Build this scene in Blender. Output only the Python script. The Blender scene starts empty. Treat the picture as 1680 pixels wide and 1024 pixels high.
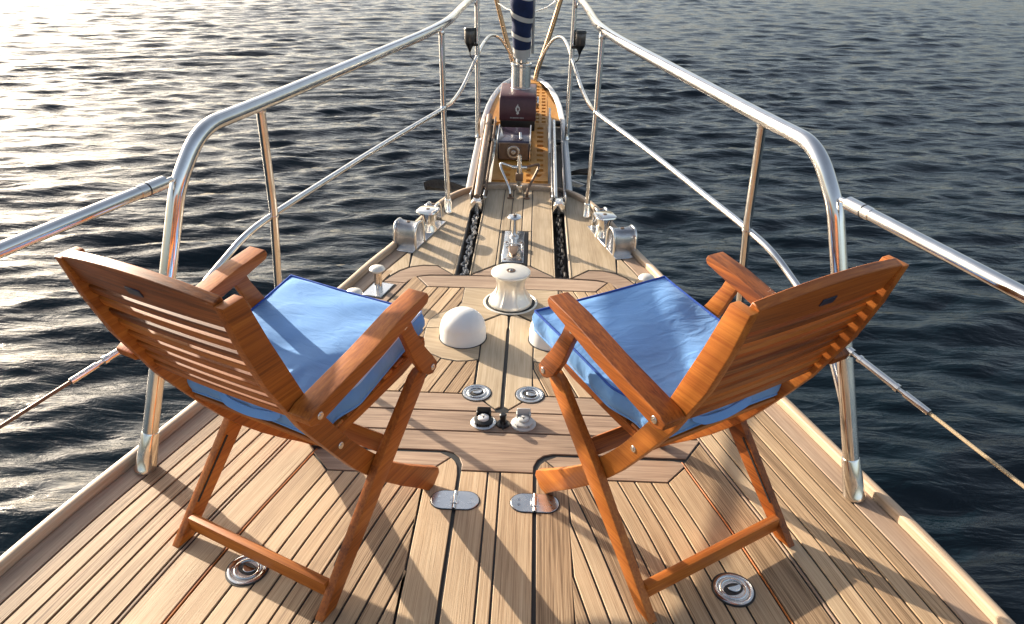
import bpy, bmesh, math, random
import numpy as np
from mathutils import Vector, Matrix
from mathutils.geometry import tessellate_polygon
R = math.radians
rng = random.Random(7)

# ------------------------------------------------------------------ camera, sky, sun, exposure
sc = bpy.context.scene
col = sc.collection
FPX, PITCH, ROLL, YAW, CX, CZ = 1181.68, 0.493497, 0.022747, -0.023213, 0.0805, 1.60455
cp, sp, cyw, syw = math.cos(PITCH), math.sin(PITCH), math.cos(YAW), math.sin(YAW)
fwd = Vector((syw * cp, cyw * cp, -sp)); rgt = Vector((cyw, -syw, 0)); upv = rgt.cross(fwd)
r2 = math.cos(ROLL) * rgt + math.sin(ROLL) * upv; u2 = -math.sin(ROLL) * rgt + math.cos(ROLL) * upv
cam = bpy.data.cameras.new('camera'); camo = bpy.data.objects.new('camera', cam); col.objects.link(camo)
m = Matrix.Identity(4)
for i in range(3):
    m[i][0], m[i][1], m[i][2] = r2[i], u2[i], -fwd[i]
m[0][3], m[1][3], m[2][3] = CX, 0, CZ
camo.matrix_world = m
cam.sensor_width = 36; cam.lens = FPX / 1680 * 36; cam.clip_start = 0.05; cam.clip_end = 9000
sc.camera = camo

SUN_AZ, SUN_EL = 40.0, 17.0           # the shadow heads (cos az, -sin az)
sdx, sdy = math.cos(R(SUN_AZ)), -math.sin(R(SUN_AZ))
world = bpy.data.worlds.new('World'); sc.world = world; world.use_nodes = True
wn = world.node_tree.nodes; wl = world.node_tree.links
bg = wn['Background']
sky = wn.new('ShaderNodeTexSky'); sky.sky_type = 'NISHITA'; sky.sun_disc = False
sky.sun_elevation = R(SUN_EL); sky.sun_rotation = math.atan2(-sdx, -sdy)
sky.air_density = 1.0; sky.dust_density = 3.2; sky.ozone_density = 1.0
hs = wn.new('ShaderNodeHueSaturation'); hs.inputs['Saturation'].default_value = 0.68
wl.new(sky.outputs[0], hs.inputs['Color']); wl.new(hs.outputs[0], bg.inputs[0]); bg.inputs[1].default_value = 0.112
sun = bpy.data.lights.new('sun', 'SUN'); suno = bpy.data.objects.new('sun', sun); col.objects.link(suno)
sun.energy = 5.0; sun.angle = R(0.45); sun.color = (1.0, 0.87, 0.70)
te = math.tan(R(SUN_EL))
suno.rotation_euler = Vector((sdx, sdy, -te)).to_track_quat('-Z', 'Y').to_euler()
suno.location = (-10, 8, 8)
sc.view_settings.view_transform = 'Standard'; sc.view_settings.look = 'None'
sc.view_settings.exposure = 1.16; sc.view_settings.gamma = 1.0; sc.view_settings.use_curve_mapping = False
sc.cycles.max_bounces = 8; sc.cycles.glossy_bounces = 5; sc.cycles.diffuse_bounces = 3
sc.cycles.caustics_reflective = False; sc.cycles.caustics_refractive = False

# ------------------------------------------------------------------ helpers: materials
def newmat(name):
    mt = bpy.data.materials.new(name); mt.use_nodes = True
    nt = mt.node_tree
    return mt, nt.nodes, nt.links, nt.nodes['Principled BSDF']
def N(nodes, typ, **kw):
    n = nodes.new(typ)
    for k, v in kw.items():
        if hasattr(n, k): setattr(n, k, v)
        else: n.inputs[k].default_value = v
    return n
def ramp(nodes, stops):
    r = nodes.new('ShaderNodeValToRGB'); e = r.color_ramp.elements
    e[0].position, e[0].color = stops[0][0], (*stops[0][1], 1)
    e[1].position, e[1].color = stops[-1][0], (*stops[-1][1], 1)
    for p, c in stops[1:-1]:
        x = e.new(p); x.color = (*c, 1)
    return r
def wood(name, dark, mid, light, along, across, rough, bump, tint=0.3, coat=0.0, pore=1.0):
    mt, n, l, b = newmat(name)
    at = N(n, 'ShaderNodeAttribute', attribute_name='grain')
    mp = N(n, 'ShaderNodeMapping'); mp.inputs['Scale'].default_value = (along, across, across)
    l.new(at.outputs['Vector'], mp.inputs[0])
    n1 = N(n, 'ShaderNodeTexNoise', Scale=1.0, Detail=5.0, Roughness=0.62, Distortion=0.35)
    l.new(mp.outputs[0], n1.inputs['Vector'])
    mp2 = N(n, 'ShaderNodeMapping'); mp2.inputs['Scale'].default_value = (along * 0.35, across * 0.16, across * 0.16)
    l.new(at.outputs['Vector'], mp2.inputs[0])
    n2 = N(n, 'ShaderNodeTexNoise', Scale=1.0, Detail=3.0, Roughness=0.55, Distortion=0.6)
    l.new(mp2.outputs[0], n2.inputs['Vector'])
    add = N(n, 'ShaderNodeMath', operation='ADD')
    m1 = N(n, 'ShaderNodeMath', operation='MULTIPLY'); m1.inputs[1].default_value = 0.62 * pore
    m2 = N(n, 'ShaderNodeMath', operation='MULTIPLY_ADD'); m2.inputs[1].default_value = 1 - 0.62 * pore
    l.new(n1.outputs[0], m1.inputs[0]); l.new(n2.outputs[0], m2.inputs[0]); l.new(m1.outputs[0], m2.inputs[2])
    oi = N(n, 'ShaderNodeObjectInfo')
    m3 = N(n, 'ShaderNodeMath', operation='MULTIPLY_ADD'); m3.inputs[1].default_value = tint * 0.35; m3.inputs[2].default_value = -tint * 0.175
    l.new(oi.outputs['Random'], m3.inputs[0])
    l.new(m2.outputs[0], add.inputs[0]); l.new(m3.outputs[0], add.inputs[1])
    cr = ramp(n, [(0.30, dark), (0.48, mid), (0.68, light)])
    l.new(add.outputs[0], cr.inputs[0])
    # slow stains along the board
    n3 = N(n, 'ShaderNodeTexNoise', Scale=2.3, Detail=4.0)
    l.new(at.outputs['Vector'], n3.inputs['Vector'])
    st = N(n, 'ShaderNodeMapRange'); st.inputs[1].default_value = 0.3; st.inputs[2].default_value = 0.75
    st.inputs[3].default_value = 0.76; st.inputs[4].default_value = 1.12
    l.new(n3.outputs[0], st.inputs[0])
    mx = N(n, 'ShaderNodeVectorMath', operation='SCALE')
    l.new(cr.outputs[0], mx.inputs[0]); l.new(st.outputs[0], mx.inputs['Scale'])
    l.new(mx.outputs[0], b.inputs['Base Color'])
    b.inputs['Roughness'].default_value = rough
    b.inputs['Specular IOR Level'].default_value = 0.35
    b.inputs['Coat Weight'].default_value = coat; b.inputs['Coat Roughness'].default_value = 0.25
    bp = N(n, 'ShaderNodeBump', Strength=bump, Distance=0.002)
    l.new(n1.outputs[0], bp.inputs['Height']); l.new(bp.outputs[0], b.inputs['Normal'])
    return mt
def plain(name, c, rough=0.5, metal=0.0, var=0.12, scale=18.0, bump=0.0, coat=0.0, rvar=0.0, spec=0.5):
    mt, n, l, b = newmat(name)
    tc = N(n, 'ShaderNodeTexCoord')
    no = N(n, 'ShaderNodeTexNoise', Scale=scale, Detail=5.0, Roughness=0.6)
    l.new(tc.outputs['Object'], no.inputs['Vector'])
    cr = ramp(n, [(0.25, tuple(x * (1 - var) for x in c)), (0.75, tuple(min(1, x * (1 + var)) for x in c))])
    l.new(no.outputs[0], cr.inputs[0]); l.new(cr.outputs[0], b.inputs['Base Color'])
    b.inputs['Roughness'].default_value = rough; b.inputs['Metallic'].default_value = metal
    b.inputs['Coat Weight'].default_value = coat; b.inputs['Specular IOR Level'].default_value = spec
    if rvar:
        mr = N(n, 'ShaderNodeMapRange'); mr.inputs[1].default_value = 0.3; mr.inputs[2].default_value = 0.7
        mr.inputs[3].default_value = max(0.02, rough - rvar); mr.inputs[4].default_value = rough + rvar
        l.new(no.outputs[0], mr.inputs[0]); l.new(mr.outputs[0], b.inputs['Roughness'])
    if bump:
        bm_ = N(n, 'ShaderNodeBump', Strength=bump, Distance=0.002)
        l.new(no.outputs[0], bm_.inputs['Height']); l.new(bm_.outputs[0], b.inputs['Normal'])
    return mt
M = {}
M['teak'] = wood('weathered_teak', (0.15, 0.085, 0.042), (0.45, 0.302, 0.175), (0.63, 0.47, 0.30), 4.0, 380, 0.62, 0.6, 0.6, 0.0, 1.22)
M['teak_fine'] = wood('sanded_teak', (0.33, 0.24, 0.15), (0.47, 0.36, 0.235), (0.60, 0.48, 0.34), 5, 150, 0.6, 0.2, 0.3)
M['teak_margin'] = wood('margin_teak', (0.18, 0.115, 0.078), (0.36, 0.25, 0.175), (0.50, 0.37, 0.265), 5, 180, 0.6, 0.35, 0.25)
M['teak_gold'] = wood('oiled_golden_teak', (0.52, 0.21, 0.04), (0.68, 0.31, 0.065), (0.78, 0.41, 0.11), 5, 120, 0.5, 0.2, 0.2)
M['rail_teak'] = wood('toe_rail_teak', (0.33, 0.22, 0.14), (0.52, 0.38, 0.26), (0.66, 0.52, 0.38), 3, 120, 0.5, 0.25, 0.1)
M['chair'] = wood('oiled_red_hardwood', (0.15, 0.038, 0.007), (0.38, 0.104, 0.015), (0.56, 0.190, 0.031), 5, 170, 0.48, 0.25, 0.7, 0.05, 0.85)
M['caulk'] = plain('black_caulk', (0.008, 0.008, 0.009), 0.6, var=0.3, scale=60)
M['steel'] = plain('polished_stainless', (0.76, 0.74, 0.71), 0.14, 1.0, 0.10, 14, rvar=0.09)
M['brushed'] = plain('brushed_stainless', (0.70, 0.69, 0.67), 0.26, 1.0, 0.05, 14, rvar=0.05)
M['reflectsteel'] = plain('steel_with_deck_reflection', (0.50, 0.30, 0.155), 0.24, 0.9, 0.15, 12, rvar=0.08)  # golden reflection of the deck painted into the steel colour
M['darksteel'] = plain('weathered_steel', (0.27, 0.26, 0.26), 0.35, 0.9, 0.3, 30, rvar=0.1)
M['satinsteel'] = plain('satin_stainless', (0.60, 0.60, 0.61), 0.24, 1.0, 0.03, 8)
M['satin'] = plain('satin_ivory_metal', (0.80, 0.76, 0.68), 0.36, 0.55, 0.08, 20, rvar=0.08)
M['white'] = plain('white_gelcoat', (0.80, 0.79, 0.76), 0.28, var=0.04, scale=6, coat=0.3)
M['dome'] = plain('white_plastic', (0.80, 0.79, 0.77), 0.42, var=0.03, scale=9)
M['black'] = plain('black_plastic', (0.012, 0.012, 0.013), 0.35, var=0.3, scale=30)
M['maroon'] = plain('maroon_leather', (0.075, 0.022, 0.030), 0.38, var=0.25, scale=25, bump=0.2)
M['purple'] = plain('dark_plum_gelcoat', (0.045, 0.035, 0.055), 0.2, var=0.2, scale=10, coat=0.5)
M['bronze'] = plain('tarnished_bronze', (0.17, 0.11, 0.075), 0.4, 0.6, 0.3, 30, rvar=0.12)
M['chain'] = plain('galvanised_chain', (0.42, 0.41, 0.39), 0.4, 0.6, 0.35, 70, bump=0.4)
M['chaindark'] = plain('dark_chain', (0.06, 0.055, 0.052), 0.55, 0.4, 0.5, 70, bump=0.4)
M['greypl'] = plain('grey_plastic', (0.52, 0.52, 0.50), 0.4, var=0.06)
M['labelblue'] = plain('navy_plate', (0.012, 0.018, 0.05), 0.35, var=0.2)
M['sailblue'] = plain('navy_sailcloth', (0.008, 0.022, 0.085), 0.75, var=0.25, scale=30, bump=0.3)
M['sailwhite'] = plain('white_sailcloth', (0.68, 0.66, 0.62), 0.75, var=0.06, scale=30, bump=0.3)
M['rope'] = plain('weathered_rope', (0.42, 0.32, 0.2), 0.8, var=0.3, scale=300, bump=0.6)
M['liner'] = plain('grey_slot_liner', (0.33, 0.31, 0.29), 0.5, var=0.2, scale=40)
M['hullwhite'] = plain('white_topsides', (0.74, 0.74, 0.73), 0.25, var=0.03, scale=3, coat=0.4)
M['glass'] = plain('lamp_lens', (0.10, 0.085, 0.075), 0.18, 0.2, var=0.2)
M['brownsteel'] = plain('brown_reflecting_steel', (0.23, 0.165, 0.12), 0.5, 0.5, 0.4, 45, bump=0.4, rvar=0.1)  # brown-copper reflection on stainless put into the base colour
def cloth(name, base):
    mt, n, l, b = newmat(name)
    tc = N(n, 'ShaderNodeTexCoord')
    w = N(n, 'ShaderNodeTexNoise', Scale=7.0, Detail=4.0); l.new(tc.outputs['Object'], w.inputs['Vector'])
    cr = ramp(n, [(0.3, tuple(x * 0.9 for x in base)), (0.7, tuple(min(1, x * 1.08) for x in base))])
    l.new(w.outputs[0], cr.inputs[0]); l.new(cr.outputs[0], b.inputs['Base Color'])
    b.inputs['Roughness'].default_value = 0.85; b.inputs['Sheen Weight'].default_value = 0.12
    b.inputs['Sheen Roughness'].default_value = 0.4; b.inputs['Sheen Tint'].default_value = (0.8, 0.87, 1, 1)
    b.inputs['Specular IOR Level'].default_value = 0.2
    w2 = N(n, 'ShaderNodeTexNoise', Scale=420.0, Detail=2.0); l.new(tc.outputs['Object'], w2.inputs['Vector'])
    mp = N(n, 'ShaderNodeMapping'); mp.inputs['Scale'].default_value = (9, 22, 9); mp.inputs['Rotation'].default_value = (0, 0, 0.5)
    l.new(tc.outputs['Object'], mp.inputs[0])
    w3 = N(n, 'ShaderNodeTexNoise', Scale=1.0, Detail=3.0, Distortion=0.9); l.new(mp.outputs[0], w3.inputs['Vector'])
    b1 = N(n, 'ShaderNodeBump', Strength=0.15, Distance=0.001); l.new(w2.outputs[0], b1.inputs['Height'])
    b2 = N(n, 'ShaderNodeBump', Strength=0.38, Distance=0.012); l.new(w3.outputs[0], b2.inputs['Height']); l.new(b1.outputs[0], b2.inputs['Normal'])
    l.new(b2.outputs[0], b.inputs['Normal'])
    return mt
M['blue'] = cloth('blue_canvas', (0.165, 0.355, 0.69))
M['bluedark'] = cloth('deep_blue_piping', (0.035, 0.10, 0.42))
M['bluepale'] = cloth('pale_blue_piping', (0.50, 0.62, 0.82))  # lighter blue for one length of piping

# ------------------------------------------------------------------ helpers: meshes and objects
def link(name, me, mat=None, parent=None, smooth=40):
    o = bpy.data.objects.new(name, me); col.objects.link(o)
    if mat is not None and not me.materials: me.materials.append(M[mat] if isinstance(mat, str) else mat)
    if parent is not None: o.parent = parent
    if smooth:
        me.polygons.foreach_set('use_smooth', [True] * len(me.polygons)); me.set_sharp_from_angle(angle=R(smooth))
    return o
def tag(o, label, cat, group=None, kind=None):
    if label: o['label'] = label
    if cat: o['category'] = cat
    if group: o['group'] = group
    if kind: o['kind'] = kind
    return o
def thing(name, loc, label, cat, rz=0.0, group=None):
    o = bpy.data.objects.new(name, None); col.objects.link(o); o.empty_display_size = 0.1
    o.location = loc; o.rotation_euler = (0, 0, rz)
    return tag(o, label, cat, group)
def grain(me, axis='x', fn=None, off=None):
    off = off or (rng.uniform(0, 50), rng.uniform(0, 50), rng.uniform(0, 50))
    at = me.attributes.new('grain', 'FLOAT_VECTOR', 'POINT')
    d = []
    for v in me.vertices:
        c = v.co
        if fn: g = fn(c)
        elif axis == 'x': g = (c.x, c.y, c.z)
        elif axis == 'y': g = (c.y, c.x, c.z)
        elif axis == 'z': g = (c.z, c.x, c.y)
        else:
            a = axis; g = (a[0] * c.x + a[1] * c.y + a[2] * c.z, c.x * (1 - abs(a[0])) + c.y * a[0], c.z)
        d.extend((g[0] + off[0], g[1] + off[1], g[2] + off[2]))
    at.data.foreach_set('vector', d)
    return me
def mesh_of(bm, name='part'):
    me = bpy.data.meshes.new(name); bmesh.ops.recalc_face_normals(bm, faces=bm.faces); bm.to_mesh(me); bm.free(); return me
def box(size, bev=0.002, seg=2, mtx=None):
    bm = bmesh.new(); bmesh.ops.create_cube(bm, size=1)
    bmesh.ops.scale(bm, vec=size, verts=bm.verts)
    if bev: bmesh.ops.bevel(bm, geom=bm.edges[:], offset=bev, segments=seg, affect='EDGES', profile=0.6)
    if mtx is not None: bmesh.ops.transform(bm, matrix=mtx, verts=bm.verts)
    return bm
def extr(poly, axis, a, b, bev=0.002, seg=2):
    """poly in the two other axes, extruded along axis from a to b"""
    bm = bmesh.new()
    def P(p, t):
        return {'x': (t, p[0], p[1]), 'y': (p[0], t, p[1]), 'z': (p[0], p[1], t)}[axis]
    v0 = [bm.verts.new(P(p, a)) for p in poly]; v1 = [bm.verts.new(P(p, b)) for p in poly]
    n = len(poly)
    bm.faces.new(v0[::-1]); bm.faces.new(v1)
    for i in range(n): bm.faces.new((v0[i], v0[(i + 1) % n], v1[(i + 1) % n], v1[i]))
    bmesh.ops.recalc_face_normals(bm, faces=bm.faces)
    if bev:
        es = [e for e in bm.edges if e.calc_face_angle(0) > 0.6]
        bmesh.ops.bevel(bm, geom=es, offset=bev, segments=seg, affect='EDGES', profile=0.6)
    return bm
def smoothpath(pts, n=8, closed=False):
    P = [Vector(p) for p in pts]; out = []
    k = len(P); rngi = range(k if closed else k - 1)
    for i in rngi:
        p0 = P[(i - 1) % k] if closed or i > 0 else P[0] * 2 - P[1]
        p1, p2 = P[i], P[(i + 1) % k]
        p3 = P[(i + 2) % k] if closed or i + 2 < k else P[-1] * 2 - P[-2]
        for j in range(n):
            t = j / n
            out.append(0.5 * ((2 * p1) + (-p0 + p2) * t + (2 * p0 - 5 * p1 + 4 * p2 - p3) * t * t + (-p0 + 3 * p1 - 3 * p2 + p3) * t ** 3))
    if not closed: out.append(P[-1])
    return out
def fillet(pts, rad, n=8):
    P = [Vector(p) for p in pts]; out = [P[0]]
    for i in range(1, len(P) - 1):
        a, b, c = P[i - 1], P[i], P[i + 1]
        d1, d2 = (a - b), (c - b); l1, l2 = d1.length, d2.length
        r = rad[i - 1] if isinstance(rad, (list, tuple)) else rad
        r = min(r, l1 * 0.49, l2 * 0.49)
        s, e = b + d1.normalized() * r, b + d2.normalized() * r
        for j in range(n + 1):
            t = j / n; out.append(s * (1 - t) ** 2 + b * 2 * t * (1 - t) + e * t * t)
    out.append(P[-1]); return out
def tube(bm, path, rad, seg=14, closed=False, caps=True, flat=1.0, up=None):
    P = [Vector(p) for p in path]; n = len(P); rings = []
    prev = None
    for i in range(n):
        if closed: t = (P[(i + 1) % n] - P[i - 1])
        else: t = P[min(i + 1, n - 1)] - P[max(i - 1, 0)]
        t.normalize()
        if prev is None:
            u = Vector(up) if up else (Vector((0, 0, 1)) if abs(t.z) < 0.9 else Vector((1, 0, 0)))
            u = (u - t * u.dot(t)).normalized()
        else: u = (prev - t * prev.dot(t)).normalized()
        prev = u; w = t.cross(u)
        r = rad[i] if isinstance(rad, (list, tuple)) else rad
        rings.append([bm.verts.new(P[i] + (u * math.cos(2 * math.pi * k / seg) * flat + w * math.sin(2 * math.pi * k / seg)) * r) for k in range(seg)])
    for i in range(n if closed else n - 1):
        a, b = rings[i], rings[(i + 1) % n]
        for k in range(seg): bm.faces.new((a[k], a[(k + 1) % seg], b[(k + 1) % seg], b[k]))
    if caps and not closed:
        bm.faces.new(rings[0][::-1]); bm.faces.new(rings[-1])
    return bm
def tubem(path, rad, seg=14, **kw):
    return mesh_of(tube(bmesh.new(), path, rad, seg, **kw))
def lathe(prof, seg=40, bm=None, cap=True, rib=None):
    bm = bm or bmesh.new(); rings = []
    for i, (r, z) in enumerate(prof):
        if r < 1e-6: rings.append([bm.verts.new((0, 0, z))]); continue
        rr = []
        for k in range(seg):
            a = 2 * math.pi * k / seg; q = r * (rib(a, i) if rib else 1)
            rr.append(bm.verts.new((q * math.cos(a), q * math.sin(a), z)))
        rings.append(rr)
    for a, b in zip(rings, rings[1:]):
        for k in range(seg):
            k2 = (k + 1) % seg
            if len(a) == 1 and len(b) == 1: continue
            if len(a) == 1: bm.faces.new((a[0], b[k2], b[k]))
            elif len(b) == 1: bm.faces.new((a[k], a[k2], b[0]))
            else: bm.faces.new((a[k], a[k2], b[k2], b[k]))
    if cap:
        for rr, s in ((rings[0], -1), (rings[-1], 1)):
            if len(rr) > 1: bm.faces.new(rr[::s])
    return bm
def cyl(bm, a, b, r, seg=16, bev=0.0):
    a, b = Vector(a), Vector(b)
    if bev:
        d = (b - a); n = d.normalized()
        return tube(bm, [a, a + n * 1e-4, a + n * bev, b - n * bev, b - n * 1e-4, b], [r - bev, r - bev, r, r, r - bev, r - bev], seg)
    return tube(bm, [a, b], r, seg)
def clip(poly, a, b, c):
    """keep a*x+b*y >= c"""
    out = []
    for i in range(len(poly)):
        p, q = poly[i - 1], poly[i]
        dp, dq = a * p[0] + b * p[1] - c, a * q[0] + b * q[1] - c
        if (dp < 0) != (dq < 0):
            t = dp / (dp - dq); out.append((p[0] + (q[0] - p[0]) * t, p[1] + (q[1] - p[1]) * t))
        if dq >= 0: out.append(q)
    return out
def area(p): return 0.5 * sum(p[i - 1][0] * p[i][1] - p[i][0] * p[i - 1][1] for i in range(len(p)))
def clean(p, eps=0.004):
    out = []
    for q in p:
        if not out or math.hypot(q[0] - out[-1][0], q[1] - out[-1][1]) > eps: out.append(q)
    while len(out) > 2 and math.hypot(out[0][0] - out[-1][0], out[0][1] - out[-1][1]) < eps: out.pop()
    return out
def inset(p, d):
    if area(p) < 0: p = p[::-1]
    n = len(p); out = []
    for i in range(n):
        a, b, c = Vector(p[i - 1]), Vector(p[i]), Vector(p[(i + 1) % n])
        e1, e2 = (b - a).normalized(), (c - b).normalized()
        n1, n2 = Vector((-e1.y, e1.x)), Vector((-e2.y, e2.x))
        s = n1 + n2
        if s.length < 0.3: s = n1; k = 1.0
        else: k = min(2.0 / max(s.length_squared, 1e-6) * 1.0, 3.0)
        out.append((b.x + s.x * d * k, b.y + s.y * d * k))
    return out

# ------------------------------------------------------------------ water
def build_water():
    LV = -1.35
    def axis(lo, hi, fine_lo, fine_hi, step, g1, mid, g2):
        a = list(np.arange(fine_lo, fine_hi, step)); b = []
        st = step; x = a[-1]
        while x < hi: st *= g1 if abs(x) < mid else g2; x += st; a.append(x)
        st = step; x = a[0]
        while x > lo: st *= g1 if abs(x) < mid else g2; x -= st; b.append(x)
        return np.array(b[::-1] + a)
    xs = axis(-5000, 5000, -9, 9, 0.055, 1.010, 34, 1.07); ys = axis(-400, 7000, 0.8, 14, 0.05, 1.0045, 50, 1.06)
    X, Y = np.meshgrid(xs, ys)
    nr = np.random.RandomState(11)
    Z = np.zeros_like(X)
    gx = np.gradient(xs)[None, :] + 0 * Y; gy = np.gradient(ys)[:, None] + 0 * X
    res = np.maximum(gx, gy)
    wx = X + 0.25 * np.sin(Y * 0.7 + X * 0.31) ; wy = Y + 0.25 * np.sin(X * 0.55 - Y * 0.2)
    for i in range(130):
        lam = 0.14 * (12.0 ** (nr.rand() ** 1.75)); th = R(90 + 7) + nr.randn() * R(18)
        k = 2 * math.pi / lam; amp = 0.0046 * lam ** 0.84 * (0.5 + nr.rand())
        ph = nr.rand() * 6.283
        fade = np.clip((lam / res - 2.2) / 2.0, 0, 1)
        f = k * (wx * math.cos(th) + wy * math.sin(th)) + ph
        Z += amp * fade * (np.sin(f) + 0.25 * np.sin(2 * f + 0.6))
    grp = 0.9 + 0.2 * np.sin(X * 0.21 + 1.1) * np.sin(Y * 0.17 + 0.4) + 0.12 * np.sin(X * 0.53 - Y * 0.41)
    Z = Z * grp + LV
    ny, nx = X.shape
    co = np.stack([X, Y, Z], -1).reshape(-1, 3).astype(np.float32)
    idx = np.arange(nx * ny).reshape(ny, nx)
    q = np.stack([idx[:-1, :-1], idx[:-1, 1:], idx[1:, 1:], idx[1:, :-1]], -1).reshape(-1, 4).astype(np.int32)
    me = bpy.data.meshes.new('sea'); me.vertices.add(len(co)); me.vertices.foreach_set('co', co.ravel())
    me.loops.add(q.size); me.loops.foreach_set('vertex_index', q.ravel())
    me.polygons.add(len(q)); me.polygons.foreach_set('loop_start', np.arange(0, q.size, 4, dtype=np.int32))
    me.polygons.foreach_set('use_smooth', np.ones(len(q), dtype=bool)); me.update(); me.validate()
    mt, n, l, b = newmat('sea_water')
    b.inputs['Base Color'].default_value = (0.0010, 0.0068, 0.0110, 1); b.inputs['IOR'].default_value = 1.333
    b.inputs['Roughness'].default_value = 0.07
    tc = N(n, 'ShaderNodeTexCoord')
    mp = N(n, 'ShaderNodeMapping'); mp.inputs['Scale'].default_value = (2.8, 9.0, 1); mp.inputs['Rotation'].default_value = (0, 0, R(-10))
    l.new(tc.outputs['Object'], mp.inputs[0])
    n1 = N(n, 'ShaderNodeTexNoise', Scale=1.0, Detail=5.0, Roughness=0.55, Distortion=0.5); l.new(mp.outputs[0], n1.inputs['Vector'])
    bp = N(n, 'ShaderNodeBump', Strength=0.6, Distance=0.04); l.new(n1.outputs[0], bp.inputs['Height'])
    mp2 = N(n, 'ShaderNodeMapping'); mp2.inputs['Scale'].default_value = (1.1, 4.2, 1); mp2.inputs['Rotation'].default_value = (0, 0, R(6))
    l.new(tc.outputs['Object'], mp2.inputs[0])
    n2 = N(n, 'ShaderNodeTexNoise', Scale=1.0, Detail=3.0, Roughness=0.5, Distortion=0.7); l.new(mp2.outputs[0], n2.inputs['Vector'])
    bp2 = N(n, 'ShaderNodeBump', Strength=0.3, Distance=0.10); l.new(n2.outputs[0], bp2.inputs['Height']); l.new(bp.outputs[0], bp2.inputs['Normal'])
    l.new(bp2.outputs[0], b.inputs['Normal'])
    o = link('sea', me, mt, smooth=0)
    return tag(o, 'dark navy rippled sea with white sun glitter at the upper left', 'water', kind='structure')
build_water()

# ------------------------------------------------------------------ hull edge curve
HN = [(-3.0, 1.95), (-1.5, 1.82), (0.0, 1.62), (0.6, 1.515), (1.0, 1.425), (1.335, 1.345), (1.59, 1.28), (1.835, 1.205), (2.209, 1.09), (2.75, 0.925),
      (3.18, 0.80), (3.45, 0.732), (3.66, 0.668), (4.0, 0.585), (4.25, 0.525), (4.455, 0.462), (4.585, 0.40), (4.68, 0.325), (4.735, 0.235), (4.76, 0.12)]
_hy = np.array([a for a, _ in HN]); _hx = np.array([b for _, b in HN])
def H(y):
    # smooth interpolation of the measured half-breadths
    i = int(np.clip(np.searchsorted(_hy, y) - 1, 0, len(_hy) - 2))
    def sl(j):
        if j == 0: return (_hx[1] - _hx[0]) / (_hy[1] - _hy[0])
        if j == len(_hy) - 1: return (_hx[-1] - _hx[-2]) / (_hy[-1] - _hy[-2])
        a = (_hx[j] - _hx[j - 1]) / (_hy[j] - _hy[j - 1]); b = (_hx[j + 1] - _hx[j]) / (_hy[j + 1] - _hy[j])
        return 2 * a * b / (a + b) if a * b > 0 else 0
    h = _hy[i + 1] - _hy[i]; t = (y - _hy[i]) / h
    return float(_hx[i] * (1 + 2 * t) * (1 - t) ** 2 + h * sl(i) * t * (1 - t) ** 2 + _hx[i + 1] * t * t * (3 - 2 * t) + h * sl(i + 1) * t * t * (t - 1))
YAFT = -1.6

# ------------------------------------------------------------------ deck
deck = thing('deck', (0, 0, 0), 'weathered laid teak deck of the yacht with black caulked seams', 'deck')
deck['kind'] = 'structure'
SLOT = (0.222, 0.298, 3.372, 4.60)
def build_deck_base():
    ol = [(H(y), y) for y in np.linspace(YAFT, 4.759, 90)]
    ol = [(x + 0.02, y) for x, y in ol]
    poly = ol + [(-x, y) for x, y in ol[::-1]]
    for z, hole in ((-0.0042, True),):
        bm = bmesh.new(); es = []
        def loop(P):
            vs = [bm.verts.new((p[0], p[1], z)) for p in P]
            for i in range(len(vs)): es.append(bm.edges.new((vs[i - 1], vs[i])))
        loop(poly)
        for s in (-1, 1):
            loop([(s * SLOT[0], SLOT[2]), (s * SLOT[1], SLOT[2]), (s * SLOT[1], SLOT[3]), (s * SLOT[0], SLOT[3])])
        bmesh.ops.triangle_fill(bm, use_beauty=True, use_dissolve=False, edges=es)
        me = mesh_of(bm, 'caulking')
        if me.polygons and me.polygons[0].normal.z < 0: me.flip_normals()
        link('caulking', me, 'caulk', deck, 0)
build_deck_base()
lids = {}
for s, nm in ((-1, 'left'), (1, 'right')):
    e = bpy.data.objects.new('hatch_lid', None); col.objects.link(e); e.parent = deck; e.empty_display_size = .1
    e['label'] = 'aft %s locker lid laid with teak planks' % nm
    lids[s] = e
nplank = 0
def plank(poly, ax=None, mat='teak', parent=None, dfun=None, gap=0.0033, zt=0.0):
    """one deck plank: thin prism with a small chamfer, seams left open all round"""
    global nplank
    poly = clean(poly)
    if len(poly) < 3 or abs(area(poly)) < 4e-4: return
    if area(poly) < 0: poly = poly[::-1]
    A = inset(poly, gap); B = inset(poly, gap + 0.0014)
    z = zt + rng.uniform(-0.0004, 0.0004)
    bm = bmesh.new(); n = len(poly)
    top = [bm.verts.new((*p, z)) for p in B]; mid = [bm.verts.new((*p, z - 0.0012)) for p in A]; bot = [bm.verts.new((*p, -0.008)) for p in A]
    for t in tessellate_polygon([[Vector((*p, 0)) for p in B]]):
        tri = [top[i] for i in t]
        if area([B[i] for i in t]) < 0: tri = tri[::-1]
        bm.faces.new(tri)
    for u, v in ((mid, top), (bot, mid)):
        for i in range(n): bm.faces.new((u[i - 1], u[i], v[i], v[i - 1]))
    me = bpy.data.meshes.new('plank'); bm.to_mesh(me); bm.free()
    if dfun: grain(me, fn=lambda c: (c.y * 1.04, dfun(c), c.z))
    else:
        a = Vector(ax).normalized(); grain(me, fn=lambda c: (c.x * a.x + c.y * a.y, -c.x * a.y + c.y * a.x, c.z))
    link('plank', me, mat, parent or deck, 0); nplank += 1
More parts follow.
